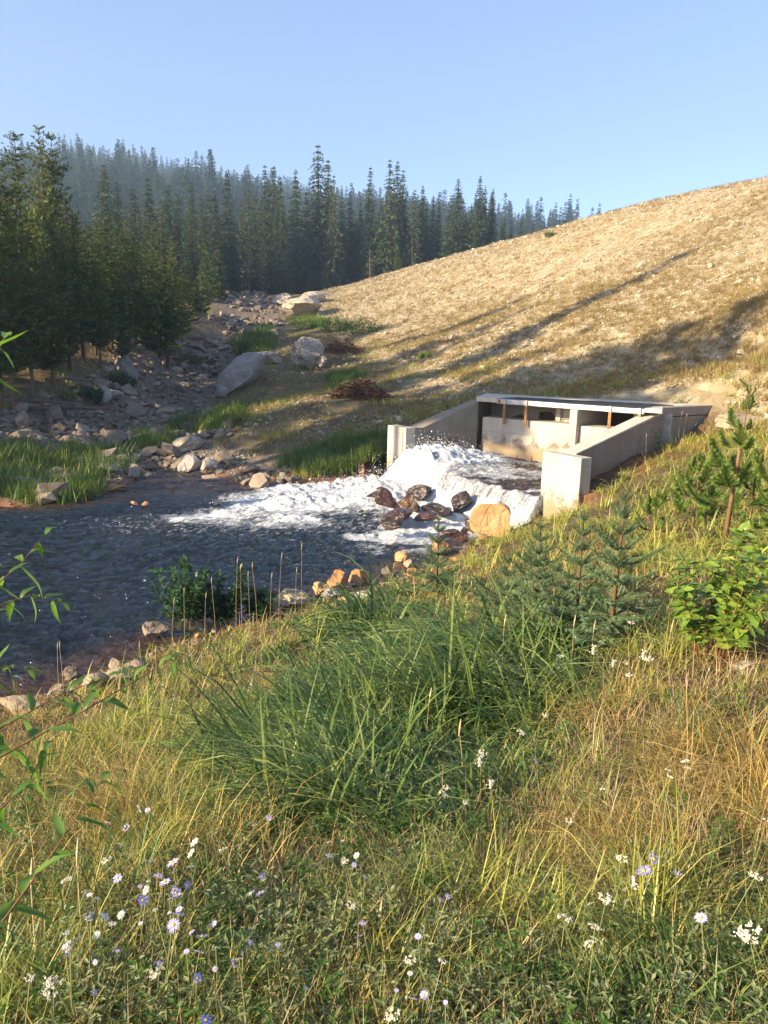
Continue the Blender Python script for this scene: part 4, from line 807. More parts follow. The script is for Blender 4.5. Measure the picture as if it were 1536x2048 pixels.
x, y = sample_view(30000, 20, 115, -30, 30, .5); z, px, py = zones(x, y); bd = wsd(x, y)
k = (sdist(x, y, DAMPOLY) < 2) & (sdist(x, y, STRUCT_FOOT) < -.2) & (sdist(x, y, CREEKPOLY) < .3) & (bd > .5) & (y > 17) & (rnd(x) < np.clip(.45+1.1*fbm(x*.3, y*.3, 4, 85), 0, 1)); x, y, z = x[k], y[k], z[k]
scatter('flat_grass', np.c_[x, y, z-.02], np.c_[RNG.normal(0, .15, (len(x), 2)), RNG.uniform(0, 6.28, len(x))], RNG.uniform(.4, 1.2, len(x)), RNG.integers(0, 4, len(x)), far_g, label='sparse yellow green grass on the flat beside the creek', category='grass')

# ------------------------------------------------------------------ conifers
def conifer(seed, mat, H=1., R=.13, base=.06, whorls=34, nb=6, clump=5, cs=.035, droop=.35, prof=.8, gap=.12, up=0., trunk_r=.011, top_bare=0., ragged=.3):
    """unit-height tree; returns (trunk mesh, crown mesh). The crown is many small needle sprays hung along every branch"""
    r = np.random.default_rng(seed); tb = MB(); lean = r.normal(0, .012, 2)
    tb.tube([(0, 0, -.03), (lean[0]*.3, lean[1]*.3, .3), (lean[0]*.7, lean[1]*.7, .7), (lean[0], lean[1], 1.)], [trunk_r*1.15, trunk_r*.9, trunk_r*.5, trunk_r*.1], 6)
    V = []; Fs = []; n = 0; br = []
    for w in range(whorls):
        t = (w+r.uniform(-.4, .4))/whorls; t = min(max(t, 0), .995); z = base+(1-base)*t
        rad = R*((1-t)**prof)*(1-.55*max(0, .18-t)/.18)+.006; ph = r.uniform(0, 6.28)
        for b in range(nb):
            if r.random() < gap: continue
            a = ph+6.283*b/nb+r.normal(0, .25); L = rad*r.uniform(1-ragged, 1+ragged*.8); dr = droop*r.uniform(.4, 1.4)
            d = np.array([cos(a), sin(a)]); k = max(2, int(clump*L/R+1.5)); sidev = np.array([-d[1], d[0]])
            for q in range(k):
                u = (q+r.uniform(.1, 1))/k; rr = L*u; zz = z-dr*L*u*u+up*L*u
                c = np.array([lean[0]*z+d[0]*rr, lean[1]*z+d[1]*rr, zz])
                for s in range(3):
                    sz = cs*r.uniform(.6, 1.3)*(1.15-.75*t); an = a+r.normal(0, .9); dd = np.array([cos(an), sin(an), -droop*1.1+up+r.normal(0, .35)]); dd /= np.linalg.norm(dd)
                    sv = np.cross(dd, r.normal(0, 1, 3)+[0, 0, 1.2]); sv /= max(np.linalg.norm(sv), .01)
                    c2 = c+r.normal(0, cs*.32*(1-.75*t), 3)
                    V += [c2-dd*sz*.25, c2+sv*sz*.26+dd*sz*.2, c2+dd*sz, c2-sv*sz*.26+dd*sz*.2]; Fs.append((n, n+1, n+2, n+3)); n += 4
            if L > .04 and r.random() < .5: tb.tube([(lean[0]*z, lean[1]*z, z), (lean[0]*z+d[0]*L*.8, lean[1]*z+d[1]*L*.8, z-dr*L*.6+up*L*.7)], [.0028, .001], 3, cap=False)
    crown = mesh('crown', V, np.array(Fs), mat); trunk = tb.mesh('trunk', M['bark']); return trunk, crown
def deadtree(seed):
    r = np.random.default_rng(seed); tb = MB(); tb.tube([(0, 0, -.03), (.01, 0, .5), (.02, .01, 1)], [.013, .009, .002], 6)
    for w in range(70):
        z = r.uniform(.2, .97); a = r.uniform(0, 6.28); L = .12*(1-z)+.02; tb.tube([(.02*z, 0, z), (cos(a)*L, sin(a)*L, z-L*.25), (cos(a)*L*1.4, sin(a)*L*1.4, z-L*.6)], [.003, .002, .001], 3, cap=False)
    return tb.mesh('trunk', M['deadwood'])
SPR = [conifer(300+k, M['spruce'], R=[.12, .15, .1, .14, .115, .165][k], whorls=44, nb=7, clump=7, cs=.026, droop=.45, prof=[.75, .9, .7, .6, .85, .8][k], gap=.1) for k in range(6)]
PIN = [conifer(320+k, M['pine'], R=[.2, .23, .18, .25][k], base=[.2, .15, .3, .22][k], whorls=28, nb=7, clump=9, cs=.032, droop=-.05, prof=[.45, .5, .4, .55][k], gap=.18, up=.25, ragged=.45, trunk_r=.013) for k in range(4)]
THIN = [conifer(330+k, M['pine'], R=.085, base=.1, whorls=30, nb=5, clump=4, cs=.036, droop=.3, prof=.6, gap=.3, ragged=.6) for k in range(2)]
FARC = [conifer(340+k, M['farpine'], R=[.13, .17, .1, .19][k], whorls=20, nb=5, clump=3, cs=.065, droop=.4, prof=.8, gap=.1, trunk_r=.012) for k in range(4)]
YNG = [conifer(350+k, M['pine'], R=.2, base=.02, whorls=22, nb=6, clump=6, cs=.06, droop=.0, prof=.75, up=.3, gap=.1) for k in range(2)]
DEAD = deadtree(360)
HIGH = [conifer(365+k, M['pine'], R=.14, base=.58, whorls=16, nb=6, clump=8, cs=.04, droop=0, prof=.5, up=.2, gap=.15) for k in range(2)]
def tree(kind, px, ytop, dist, name, label, group, wide=1., zb=None, cat='tree', x=None, y=None, h=None):
    """px: column in the photograph where it stands, ytop: row of its tip there"""
    if x is None: p = PD(px, ytop, dist); x, y = p[0], p[1]; ztop = p[2]
    if zb is None: zb = float(hill_h(np.array([x]), np.array([y]))[0]) if hypot(x, y) > 168 else hz(x, y)
    hh = (ztop-zb) if h is None else h
    o = thing(name, None, label, cat, group, loc=(x, y, zb), rot=(0, 0, RNG.uniform(0, 6.28)), scale=(hh*wide, hh*wide, hh))
    if isinstance(kind, tuple): obj('trunk', kind[0], o); obj('crown', kind[1], o)
    else: obj('trunk', kind, o)
    return o
MID = [(205, 325, 92, 0, 1.3), (232, 362, 88, 2, 1.2), (265, 375, 84, 0, 1.3), (298, 352, 95, 4, 1.3), (320, 395, 90, 1, 1.3), (337, 368, 100, 2, 1.2), (352, 385, 96, 0, 1.2), (380, 412, 92, 3, 1.2), (402, 385, 104, 1, 1.1), (430, 378, 106, 0, 1.2), (455, 343, 108, 4, 1.1), (478, 400, 112, 1, 1.1), (495, 368, 118, 3, 1.1), (512, 388, 116, 2, 1.2), (531, 328, 122, 0, 1.0), (546, 330, 124, 2, 1.1), (562, 352, 118, 1, 1.0), (590, 335, 120, 4, 1.1), (613, 385, 126, 0, 1.1), (639, 286, 122, 3, 1.0), (655, 318, 126, 2, 1.1), (668, 350, 120, 1, .9), (686, 392, 128, 0, 1.), (704, 382, 124, 5, .9), (741, 332, 122, 2, .9), (722, 402, 126, 4, 1.), (762, 398, 128, 0, 1.), (781, 316, 121, 1, 1.05), (794, 320, 124, 2, 1.), (808, 338, 126, 0, 1.), (829, 378, 122, 3, 1.), (845, 370, 126, 2, 1.), (865, 394, 124, 1, 1.), (879, 400, 128, 4, 1.), (903, 388, 123, 3, 1.1), (921, 357, 121, 5, 1.3), (960, 350, 120, 2, 1.1), (973, 370, 124, 0, 1.1), (986, 376, 122, 2, 1.), (944, 405, 130, 1, 1.), (1010, 432, 122, 0, 1.), (1022, 438, 128, 2, 1.), (1045, 428, 122, 1, 1.2), (1066, 446, 124, 5, 1.3), (1085, 450, 126, 3, 1.), (1100, 456, 122, 0, 1.)]
NOTE = {639: 'tallest spruce of the row, rising clear above its neighbours behind the pale dome rock', 781: 'tall narrow spruce, twin topped with the one beside it, second tallest group of the row', 921: 'full bushy spruce standing alone near the low end of the crest', 741: 'narrow tall spruce with an odd flat tip right of the tallest spruce', 960: 'first of three narrow spruces where the dam crest starts to rise', 205: 'pointed dark conifer standing above the dark pines at the left'}
seq = sorted([a[0] for a in MID]); ordn = lambda k: ['first', 'second', 'third', 'fourth', 'fifth', 'sixth', 'seventh', 'eighth', 'ninth', 'tenth', 'eleventh', 'twelfth', 'thirteenth', 'fourteenth', 'fifteenth', 'sixteenth', 'seventeenth', 'eighteenth', 'nineteenth', 'twentieth', 'twenty-first', 'twenty-second', 'twenty-third', 'twenty-fourth', 'twenty-fifth', 'twenty-sixth', 'twenty-seventh', 'twenty-eighth', 'twenty-ninth', 'thirtieth', 'thirty-first', 'thirty-second', 'thirty-third', 'thirty-fourth', 'thirty-fifth', 'thirty-sixth', 'thirty-seventh', 'thirty-eighth', 'thirty-ninth', 'fortieth', 'forty-first', 'forty-second', 'forty-third', 'forty-fourth', 'forty-fifth', 'forty-sixth'][k]
for px, yt, d, k, wd in MID:
    tree(SPR[k] if (px > 420 or k in (0, 2)) else (THIN[k % 2] if k == 1 else SPR[k]), px, yt, d, 'spruce_tree', NOTE.get(px, 'dark green spruce, %s from the left in the tall row behind the creek and dam' % ordn(seq.index(px))), 'tall spruces of the middle row', wd)
# fillers between and behind the row
G2 = 'shorter spruces filling the gaps of the middle row'
for q in range(75):
    px = RNG.uniform(170, 1010); d = RNG.uniform(108, 150)+(10 if px > 600 else 0); yt = np.interp(px, [170, 430, 650, 1000, 1060], [425, 420, 425, 450, 480])+RNG.normal(0, 22)
    tree(SPR[q % 6], px, yt, d, 'spruce_tree', 'shorter dark spruce filling a gap in the tall row behind the creek', G2, 1.15)
for px, yt, d, lb, kd in [(435, 480, 88, 'sunlit young conifer with a pointed tip beside the far creek bend', YNG[0]), (411, 500, 84, 'slim young conifer left of the pointed sunlit one', YNG[1]), (400, 530, 74, 'broad yellow green young pine at the bank rim', YNG[0]), (392, 560, 70, 'bushy young pine lowest on the rim by the eroded bank', YNG[1]), (470, 515, 108, 'small conifer in front of the tall row, at the creek top', YNG[0]), (565, 545, 110, 'small yellow green conifer behind the dome rock', YNG[1]), (585, 550, 112, 'little conifer right behind the dome rock', YNG[0]), (620, 540, 112, 'little conifer at the base of the tallest spruce', YNG[0]), (650, 528, 112, 'slender little conifer right of the tallest spruce', YNG[1]), (797, 494, 112, 'yellowish little conifer on the crest line left of a bare snag', YNG[0]), (967, 480, 111, 'tiny conifer on the crest line under the three narrow spruces', YNG[1]), (985, 476, 111, 'tiny conifer beside another on the crest line', YNG[0])]:
    tree(kd, px, yt, d, 'young_conifer', lb, 'young conifers at the forest edge', 1.)
for px, yt, d, lb in [(741, 498, 112, 'bare reddish dead tree with drooping twigs on the crest line'), (825, 475, 112, 'thin grey dead tree on the crest line'), (498, 478, 106, 'broken grey snag at the forest edge above the creek')]:
    tree(DEAD, px, yt, d, 'dead_tree', lb, 'dead trees at the forest edge', 1.5 if px == 741 else .8)
# dark pines on the left bank
LP = [(30, 262, 58, 3, .8), (75, 246, 56, 0, .55), (98, 262, 57, 2, .6), (128, 395, 50, 1, .9), (5, 315, 40, 2, .5), (22, 430, 37, 0, 1), (62, 442, 36, 1, 1), (105, 455, 39, 3, .9), (150, 425, 40, 0, 1), (178, 448, 42, 1, .9), (214, 486, 43, 2, 1.), (264, 488, 44, 3, 1.05), (300, 505, 48, 1, 1.), (328, 520, 52, 0, 1.1), (360, 540, 56, 1, 1.1), (340, 470, 66, 0, 1), (300, 440, 68, 1, 1), (250, 440, 62, 2, 1), (210, 430, 60, 0, 1), (376, 520, 66, 3, .9), (-30, 400, 34, 1, 1), (-70, 420, 36, 0, 1), (45, 500, 33, 2, 1), (90, 510, 34, 0, 1), (125, 500, 37, 1, 1), (0, 480, 32, 3, 1), (190, 520, 40, 0, 1), (235, 530, 41, 1, .9)]
seq2 = sorted([a[0] for a in LP])
NOTE2 = {75: 'very tall sparse pine rising left of another, its bare tip above the far hill', 98: 'tall sparse pine right beside the tallest one at the left', 30: 'tall shaggy pine at the left edge, its round top against the hill', 150: 'pine with a sunlit yellow green top above the dark forest', 264: 'rounded dark pine with a clear straight trunk above the creek bank'}
for px, yt, d, k, wd in LP:
    o = tree(PIN[k], px, yt, d, 'pine_tree', NOTE2.get(px, 'dark dense pine of the left bank forest, %s from the left' % ordn(seq2.index(px))), 'dark pines of the left bank', wd)
G3 = 'pines behind the front of the left bank forest'
for q in range(36):
    px = RNG.uniform(-420, 330); d = RNG.uniform(42, 72); yt = np.interp(px, [-420, 0, 180, 400], [360, 425, 470, 545])+RNG.normal(0, 20)
    tree(PIN[q % 4], px, yt, d, 'pine_tree', 'dark pine standing deeper in the left bank forest', G3, 1.)
# tall pine just outside the frame at the left, its branch tips reach in
tree(PIN[2], -190, -60, 24, 'pine_tree', 'near tall pine at the left frame edge, only its branch tips showing', None, .7)
# trees of the far slope: nearest ones single, the rest as one mass
npt = 0; pts = []
while len(pts) < 5200:
    a = radians(RNG.uniform(-34, 20)); r_ = RNG.uniform(168**1.1, 672**1.1)**(1/1.1); pts.append((r_*sin(a), r_*cos(a)))
pts = np.array(pts); zz = hill_h(pts[:, 0], pts[:, 1]); hh = RNG.normal(14, 3.4, len(pts)).clip(7, 23)*np.interp(np.hypot(pts[:, 0], pts[:, 1]), [170, 420], [.75, 1]); px, py, w = proj(np.c_[pts, zz])
vis = (px > -40) & (px < 1180); o_ = np.argsort(np.where(vis, np.hypot(pts[:, 0], pts[:, 1]), 9e9)); near_ = set(o_[:150].tolist()) | set(np.argsort(np.where(vis & (np.hypot(pts[:, 0], pts[:, 1]) > 610), -hh, 9e9))[:60].tolist())
rest = [i for i in range(len(pts)) if i not in near_]
for i in sorted(near_):
    ridge = hypot(*pts[i]) > 600
    tree(FARC[i % 4], 0, 0, 0, 'conifer', 'pointed hazy conifer on the skyline of the far ridge' if ridge else 'hazy conifer on the lower part of the far slope', 'conifers on the far ridge skyline' if ridge else 'conifers low on the far slope', 1., zb=zz[i], x=pts[i, 0], y=pts[i, 1], h=hh[i]*(1.1 if ridge else 1))
fm_ = []
for t_, c_ in FARC: fm_.append(c_)
scatter('far_forest', np.c_[pts[rest], zz[rest]], np.c_[RNG.normal(0, .03, (len(rest), 2)), RNG.uniform(0, 6.28, len(rest))], hh[rest], RNG.integers(0, 4, len(rest)), srccol('farconifer', fm_), label='hazy conifer forest covering the far hill', category='forest')
# tree shades cast on the dam come from these tall pines beyond the left frame edge
for px, py, bx in [(1440, 474, -24), (1100, 602, -27), (1030, 640, -31), (1530, 590, -22), (1380, 640, -26), (1250, 690, -30), (1200, 720, -24), (980, 700, -33), (860, 650, -36), (1120, 560, -40), (1340, 530, -45), (1010, 612, -38), (1210, 640, -34), (760, 890, -20)]:
    g = ground(px, py); Lh = (g[0]-bx)/sin(pi-SUN_AZ); tx, ty = bx, g[1]+Lh*cos(SUN_AZ)
    tree(HIGH[px % 2] if (px, py) in ((1530, 590), (1380, 640), (1250, 690), (1200, 720)) else SPR[px % 6], 0, 0, 0, 'pine_tree', 'dark pine standing deeper in the left bank forest', G3, 1., x=tx, y=ty, h=min(34, g[2]+Lh*tan(SUN_EL)-hz(tx, ty)))


# ------------------------------------------------------------------ saplings: real branches with needles
def needlebranch(seed, L, mat, nl=.022, dens_=70, side=True, thick=.004, wneedle=.0028, fwd=.7, barkm=None, curve=.1, bare0=0.):
    """one branch along +X with side shoots, needles all round"""
    r = np.random.default_rng(seed); V = []; Fs = []; MI = []; n = 0
    def shoot(p, d, l, sag):
        nonlocal n
        k = int(dens_*l/.1); up = np.array([0, 0, 1.]); s1 = np.cross(d, up); s1 /= max(np.linalg.norm(s1), 1e-6); s2 = np.cross(s1, d)
        e = p+d*l; w = s1*thick*.5; V.extend([p-w, p+w, e]); Fs.append((n, n+1, n+2)); MI.append(1); n += 3; w = s2*thick*.5; V.extend([p-w, p+w, e]); Fs.append((n, n+1, n+2)); MI.append(1); n += 3
        for q in range(k):
            t = (q+r.random())/k; c = p+d*l*t+np.array([0, 0, sag*t*t]); a = r.uniform(0, 6.283); o = s1*cos(a)+s2*sin(a); nd = o+d*fwd; nd /= np.linalg.norm(nd); ln = nl*r.uniform(.7, 1.15); sv = np.cross(nd, d); sv /= max(np.linalg.norm(sv), 1e-6)
            V.extend([c-sv*wneedle*.5, c+sv*wneedle*.5, c+nd*ln]); Fs.append((n, n+1, n+2)); MI.append(0); n += 3
    segs = max(2, int(L/.09)); p = np.zeros(3); d = np.array([1, 0, .1])
    for s in range(segs):
        d = d/np.linalg.norm(d); l = L/segs
        if s < bare0*segs: dn = dens_; dens_ = 0; shoot(p, d, l, 0); dens_ = dn; p = p+d*l; continue
        shoot(p, d, l, 0)
        if side and s < segs-0:
            for sg in (-1, 1):
                for _ in range(1 if s else 1):
                    sl = (L*(1-s/segs)*.5+.03)*r.uniform(.7, 1.1); a = sg*r.uniform(.6, .95); dd = np.array([d[0]*cos(a)-d[1]*sin(a), d[0]*sin(a)+d[1]*cos(a), d[2]+r.uniform(-.05, .15)]); dd /= np.linalg.norm(dd)
                    shoot(p+d*l*r.uniform(.3, .9), dd, sl, .01)
        p = p+d*l; d = d+np.array([0, r.normal(0, .05), curve])
    return mesh('branch', V, np.array(Fs), mats=[mat, barkm or M['bark']], midx=MI)
SB = [needlebranch(400+k, 1., M['sapling'], nl=.05, dens_=24, thick=.02, wneedle=.010, curve=.03) for k in range(4)]
PB = [needlebranch(420+k, 1., M['yngpine'], nl=.115, dens_=46, side=(k % 2 == 0), thick=.03, wneedle=.013, fwd=1.1, barkm=M['pinebark'], curve=.16, bare0=.25) for k in range(4)]
def sapling(px, ybase, ytop, label, kind='spruce', width=.36, group='young spruces on the near bank', seed=0, whorls=9, lean=(0, 0), gnd=None, nper=6):
    g = ground(px, ybase) if gnd is None else np.array([gnd[0], gnd[1], hz(*gnd)])
    dist = hypot(g[0], g[1]); ztop = PD(px, ytop, dist)[2]; H = ztop-g[2]; r = np.random.default_rng(seed+500)
    root = thing('young_'+kind, None, label, 'young '+kind, group, loc=(g[0], g[1], g[2]-.02)); mb = MB()
    mb.tube([(0, 0, -.05), (lean[0]*.5, lean[1]*.5, H*.5), (lean[0], lean[1], H*.97)], [.016*H+.004, .011*H, .003], 7); tr = obj('trunk', mb.mesh('trunk', M['pinebark'] if kind == 'pine' else M['pinebark'], True), root)
    src = SB if kind == 'spruce' else PB; b0 = .1 if kind == 'spruce' else .24
    for w in range(whorls):
        t = w/(whorls-1); z = H*(b0+(.9-b0)*t); ph = r.uniform(0, 6.28)
        for b in range(nper):
            L = H*width*(1-t*.8)*r.uniform(.55, 1.2); el = (-.1+.75*t+r.normal(0, .1)) if kind == 'spruce' else (.12+.6*t+r.normal(0, .15))
            o = obj('branch', src[r.integers(0, 4)], root, loc=(lean[0]*z/H, lean[1]*z/H, z), rot=(0, -el, ph+6.283*b/nper+r.normal(0, .2)), scale=L)
    for k in range(3 if kind == 'spruce' else 2):
        o = obj('leader', src[1], root, loc=(lean[0]*.88, lean[1]*.88, H*(.86-.06*k)), rot=(0, -pi/2+.06*k, k*2.), scale=(H*.15, H*.07 if kind == 'spruce' else H*.15, H*.07 if kind == 'spruce' else H*.15))
sapling(872, 1190, 1022, 'small young spruce by the near shore, left of the other young spruces', seed=1, whorls=7, width=.42)
sapling(1068, 1250, 1030, 'young spruce between the small one at the shore and the tall straight one', seed=2, whorls=8, width=.45)
sapling(1150, 1265, 1010, 'bushy young spruce behind, in the middle of the group', seed=3, whorls=8, width=.42)
sapling(1218, 1290, 962, 'tallest young spruce of the group, with a straight bare leader', seed=4, whorls=9, width=.42, lean=(.03, 0))
sapling(1100, 1300, 1120, 'low spreading young spruce at the foot of the group', seed=5, whorls=6, width=.7)
sapling(1010, 1240, 1110, 'tiny spruce at the left edge of the group', seed=6, whorls=5, width=.8)
PG = 'young pines on the near bank'
sapling(1448, 1088, 750, 'tall young pine with a bare reddish trunk standing at the right', 'pine', .33, PG, 11, 7, (.1, .0), nper=5)
sapling(1385, 1060, 905, 'bushy young pine spreading left of the tall one', 'pine', .62, PG, 12, 5, nper=5)
sapling(1310, 1080, 985, 'low sprawling young pine in the grass below the wing wall', 'pine', .8, PG, 13, 4, nper=5)
sapling(1545, 1130, 800, 'young pine cut by the right frame edge', 'pine', .35, PG, 14, 6, nper=5)
sapling(1500, 1040, 890, 'short young pine behind the tall one, near the end of the wall', 'pine', .45, PG, 15, 5, nper=5)

# ------------------------------------------------------------------ leafy plants with single leaves
def leafmesh(seed, L=1., W=.4, serr=0, fold=.25, curl=.3, mat=None):
    r = np.random.default_rng(seed); k = 7; V = []; Fs = []
    for q in range(k+1):
        t = q/k; w = W*.5*(sin(pi*min(1, t**.8))**.85 if 0 < t < 1 else .02)*(1+serr*(.12 if q % 2 else -.08)); z = -curl*t*t+.05*sin(t*7+seed); x = t*L
        V += [(x, -w, z+fold*w), (x, 0, z), (x, w, z+fold*w)]
        if q: a = 3*q; Fs += [(a-3, a-2, a+1, a), (a-2, a-1, a+2, a+1)]
    m_ = bpy.data.meshes.new('leaf'); m_.from_pydata(V, [], Fs); m_.materials.append(mat); m_.polygons.foreach_set('use_smooth', np.ones(len(Fs), bool)); m_.update(); return m_
SL = [leafmesh(k, 1, .5, 0, .3, .25, M['shrub']) for k in range(3)]; WL = [leafmesh(k+5, 1, .3, 1, .35, .3+.2*k, M['willow']) for k in range(4)]; DL = [leafmesh(k+9, 1, .42, 0, .3, .2, M['dkbush']) for k in range(2)]; BL_ = [leafmesh(k+12, 1, .4, 0, .2, .2, M['bush']) for k in range(2)]
def leafy(name, label, cat, stems, leaves, lsize, spacing, parent_loc, group=None, stem_r=.006, stemmat=None, seed=0, maxl=290, upright=.5, start=.2, extra=0):
    """stems: list of point lists relative to parent_loc"""
    r = np.random.default_rng(seed); root = thing(name, None, label, cat, group, loc=parent_loc); n = 0; bundle = []
    for st in stems:
        P_ = [Vector(p) for p in st]; mb = MB(); mb.tube(P_, [stem_r*(1-.75*i/(len(P_)-1)) for i in range(len(P_))], 5); obj('stem', mb.mesh('stem', stemmat or M['redstem'], True), root)
        Ls = [(P_[i+1]-P_[i]).length for i in range(len(P_)-1)]; tot = sum(Ls); s = tot*start; k = 0
        while s < tot and n < maxl:
            u = s; i = 0
            while i < len(Ls)-1 and u > Ls[i]: u -= Ls[i]; i += 1
            p = P_[i]+(P_[i+1]-P_[i])*(u/Ls[i]); t = (P_[i+1]-P_[i]).normalized(); a = k*2.4+r.uniform(-.4, .4); o = t.orthogonal().normalized(); o = (Matrix.Rotation(a, 3, t) @ o)
            d = (t*upright+o+Vector((0, 0, r.uniform(-.25, .35)))).normalized(); q = d.to_track_quat('X', 'Z').to_euler(); sz = lsize*r.uniform(.6, 1.15)*(1.05-.45*s/tot)
            obj('leaf', leaves[r.integers(0, len(leaves))], root, loc=p, rot=(q.x+r.uniform(-.5, .5), q.y, q.z), scale=sz); n += 1; k += 1; s += spacing*r.uniform(.7, 1.3)
        bundle.append((P_, Ls, tot))
        e = P_[-1]; d = (P_[-1]-P_[-2]).normalized(); q = d.to_track_quat('X', 'Z').to_euler(); obj('leaf', leaves[0], root, loc=e, rot=q, scale=lsize*.6)
    if extra:
        V = []; Fs = []; base = 0; lm_ = leaves[0]; lv = np.array([v.co[:] for v in lm_.vertices]); lf = np.array([p.vertices[:] for p in lm_.polygons])
        for k in range(extra):
            P_, Ls, tot = bundle[r.integers(0, len(bundle))]; u = tot*r.uniform(start, 1.); i = 0
            while i < len(Ls)-1 and u > Ls[i]: u -= Ls[i]; i += 1
            p = P_[i]+(P_[i+1]-P_[i])*(u/Ls[i]); t = (P_[i+1]-P_[i]).normalized(); o = Matrix.Rotation(r.uniform(0, 6.28), 3, t) @ t.orthogonal().normalized(); d = (t*upright+o+Vector((0, 0, r.uniform(-.25, .35)))).normalized()
            R_ = np.array((d.to_track_quat('X', 'Z').to_matrix() @ Matrix.Rotation(r.uniform(-.6, .6), 3, 'X'))); V.append((lv*lsize*r.uniform(.5, .95)) @ R_.T+np.array(p)); Fs.append(lf+base); base += len(lv)
        obj('leaves', mesh('leaves', np.concatenate(V), np.concatenate(Fs), lm_.materials[0], True), root, kind='stuff')
    return root
g = ground(1420, 1330); r_ = np.random.default_rng(77); st = []
for k in range(20):
    a = r_.uniform(0, 6.28); w = r_.uniform(.1, .62); h = r_.uniform(.5, 1.0)*(1-.25*w); b = np.array([cos(a)*w*.3, sin(a)*w*.3, 0]); e = np.array([cos(a)*w*1.15, sin(a)*w, h]); st.append([b, b*.5+e*.4+[0, 0, .08], e])
leafy('broadleaf_shrub', 'bright green broad leaved shrub with reddish stems beneath the tall young pine', 'shrub', st, SL, .13, .05, tuple(g), stem_r=.006, seed=3, upright=.35, start=.25, extra=650)
for px, py, h, lb, sd_ in [(372, 1262, 118, 'dark leafy bush at the near waterline, left of its twin', 1), (440, 1255, 95, 'dark leafy bush at the near waterline, right of its twin', 2), (520, 1240, 50, 'low dark leafy bush beside the pale tan block on the near shore', 4)]:
    g = ground(px, py); d = hypot(g[0], g[1]); H = h*d/F*1.1; r_ = np.random.default_rng(sd_+90); st = []
    for k in range(18): a = r_.uniform(0, 6.28); w = r_.uniform(.05, .62)*H; hh_ = H*r_.uniform(.55, 1.05); st.append([(cos(a)*w*.3, sin(a)*w*.3, 0), (cos(a)*w*.6, sin(a)*w*.6, hh_*.5), (cos(a)*w, sin(a)*w, hh_)])
    leafy('leafy_bush', lb, 'bush', st, DL, .165, .05, tuple(g), 'dark bushes at the near waterline', .005, M['stem'], sd_, 270, extra=450)
# weeds by the wing wall
for px, py, h, lb, sd_ in [(1322, 895, 30, 'yellowish weed clump against the rust stained wall', 21), (1350, 880, 22, 'small weed clump against the wall, nearer its far end', 22)]:
    g = ground(px, py); H = h*hypot(g[0], g[1])/F*1.2; r_ = np.random.default_rng(sd_); st = [[(r_.normal(0, .12), r_.normal(0, .05), 0), (r_.normal(0, .2), r_.normal(0, .08), H*r_.uniform(.6, 1.1))] for k in range(9)]
    leafy('weed', lb, 'weed', st, BL_, .1, .06, tuple(g), 'weeds against the wing wall', .006, M['stem'], sd_, 80)
# willow at the left, twigs reaching into the frame
def twig(pts, depth): return [PD(px, py, depth*k_) for (px, py), k_ in zip(pts, np.linspace(.9, 1.05, len(pts)))]
wb = np.array([-2.6, 1.6]); wroot = np.array([wb[0], wb[1], hz(*wb)])
tw = [twig([(-160, 1560), (0, 1515), (170, 1420), (300, 1345), (345, 1315)], 2.3), twig([(-160, 1900), (0, 1850), (110, 1700), (175, 1600), (205, 1560)], 1.9), twig([(-200, 1520), (-40, 1480), (120, 1390), (250, 1340)], 2.5), twig([(-120, 1250), (-20, 1180), (40, 1130), (90, 1068)], 2.4), twig([(-90, 1250), (-10, 1215), (60, 1190), (120, 1205)], 2.5), twig([(-140, 1420), (-60, 1400), (-5, 1330), (50, 1340)], 2.2), twig([(-150, 860), (-70, 760), (-8, 712), (8, 675)], 1.9), twig([(-150, 1720), (-20, 1640), (60, 1560), (90, 1500)], 2.1)]
leafy('willow', 'willow at the left frame edge, thin twigs with toothed leaves reaching in', 'willow', [[np.array(p)-wroot for p in t] for t in tw], WL, .115, .046, tuple(wroot), None, .0035, M['redstem'], 9, 290, .8, .12)
r_ = np.random.default_rng(5); st = []
for k in range(16):
    a = r_.uniform(0, 6.28); w = r_.uniform(.2, .8); h = r_.uniform(.9, 2.0); st.append([(cos(a)*.1, sin(a)*.1, 0), (cos(a)*w*.5, sin(a)*w*.5, h*.6), (cos(a)*w, sin(a)*w, h)])
leafy('willow', 'rest of a willow bush standing outside the left frame edge', 'willow', st, WL, .1, .11, (-3.6, 2.6, hz(-3.6, 2.6)), None, .008, M['redstem'], 10, 280, .8, .2)

# ------------------------------------------------------------------ flowers and seed stalks, each one a thing
def asterparts(pm):
    V = []; Fs = []
    for k in range(18):
        a = 6.283*k/18; c, s = cos(a), sin(a); L = 1.; w = .11; z = .12*((k*7) % 3-1)
        V += [(c*.18, s*.18, 0), (c*.6-s*w, s*.6+c*w, .1+z*.4), (c*L, s*L, .05+z), (c*.6+s*w, s*.6-c*w, .1+z*.4)]; Fs.append((4*k, 4*k+1, 4*k+2, 4*k+3))
    p = mesh('petals', V, np.array(Fs), pm); return p
AST = [asterparts(M['petall']), asterparts(M['petalw']), asterparts(M['petalb'])]
bm = bmesh.new(); bmesh.ops.create_icosphere(bm, subdivisions=2, radius=.24)
for v in bm.verts: v.co.z = v.co.z*.6+.06
ADISC = bpy.data.meshes.new('disc'); bm.to_mesh(ADISC); bm.free(); ADISC.materials.append(M['fdisc'])
def stemmesh(h, bendx, r=.0014):
    mb = MB(); mb.tube([(-bendx, -bendx*.4, -h), (-bendx*.3, 0, -h*.5), (0, 0, 0)], [r*1.4, r, r*.8], 4); return mb.mesh('stem', M['stem'])
STM = [stemmesh(.3, .05), stemmesh(.3, -.04), stemmesh(.3, .09)]
bm = bmesh.new()
rr_ = random.Random(4)
YC = [(rr_.uniform(-.75, .75), rr_.uniform(-.75, .75)) for _ in range(9)]
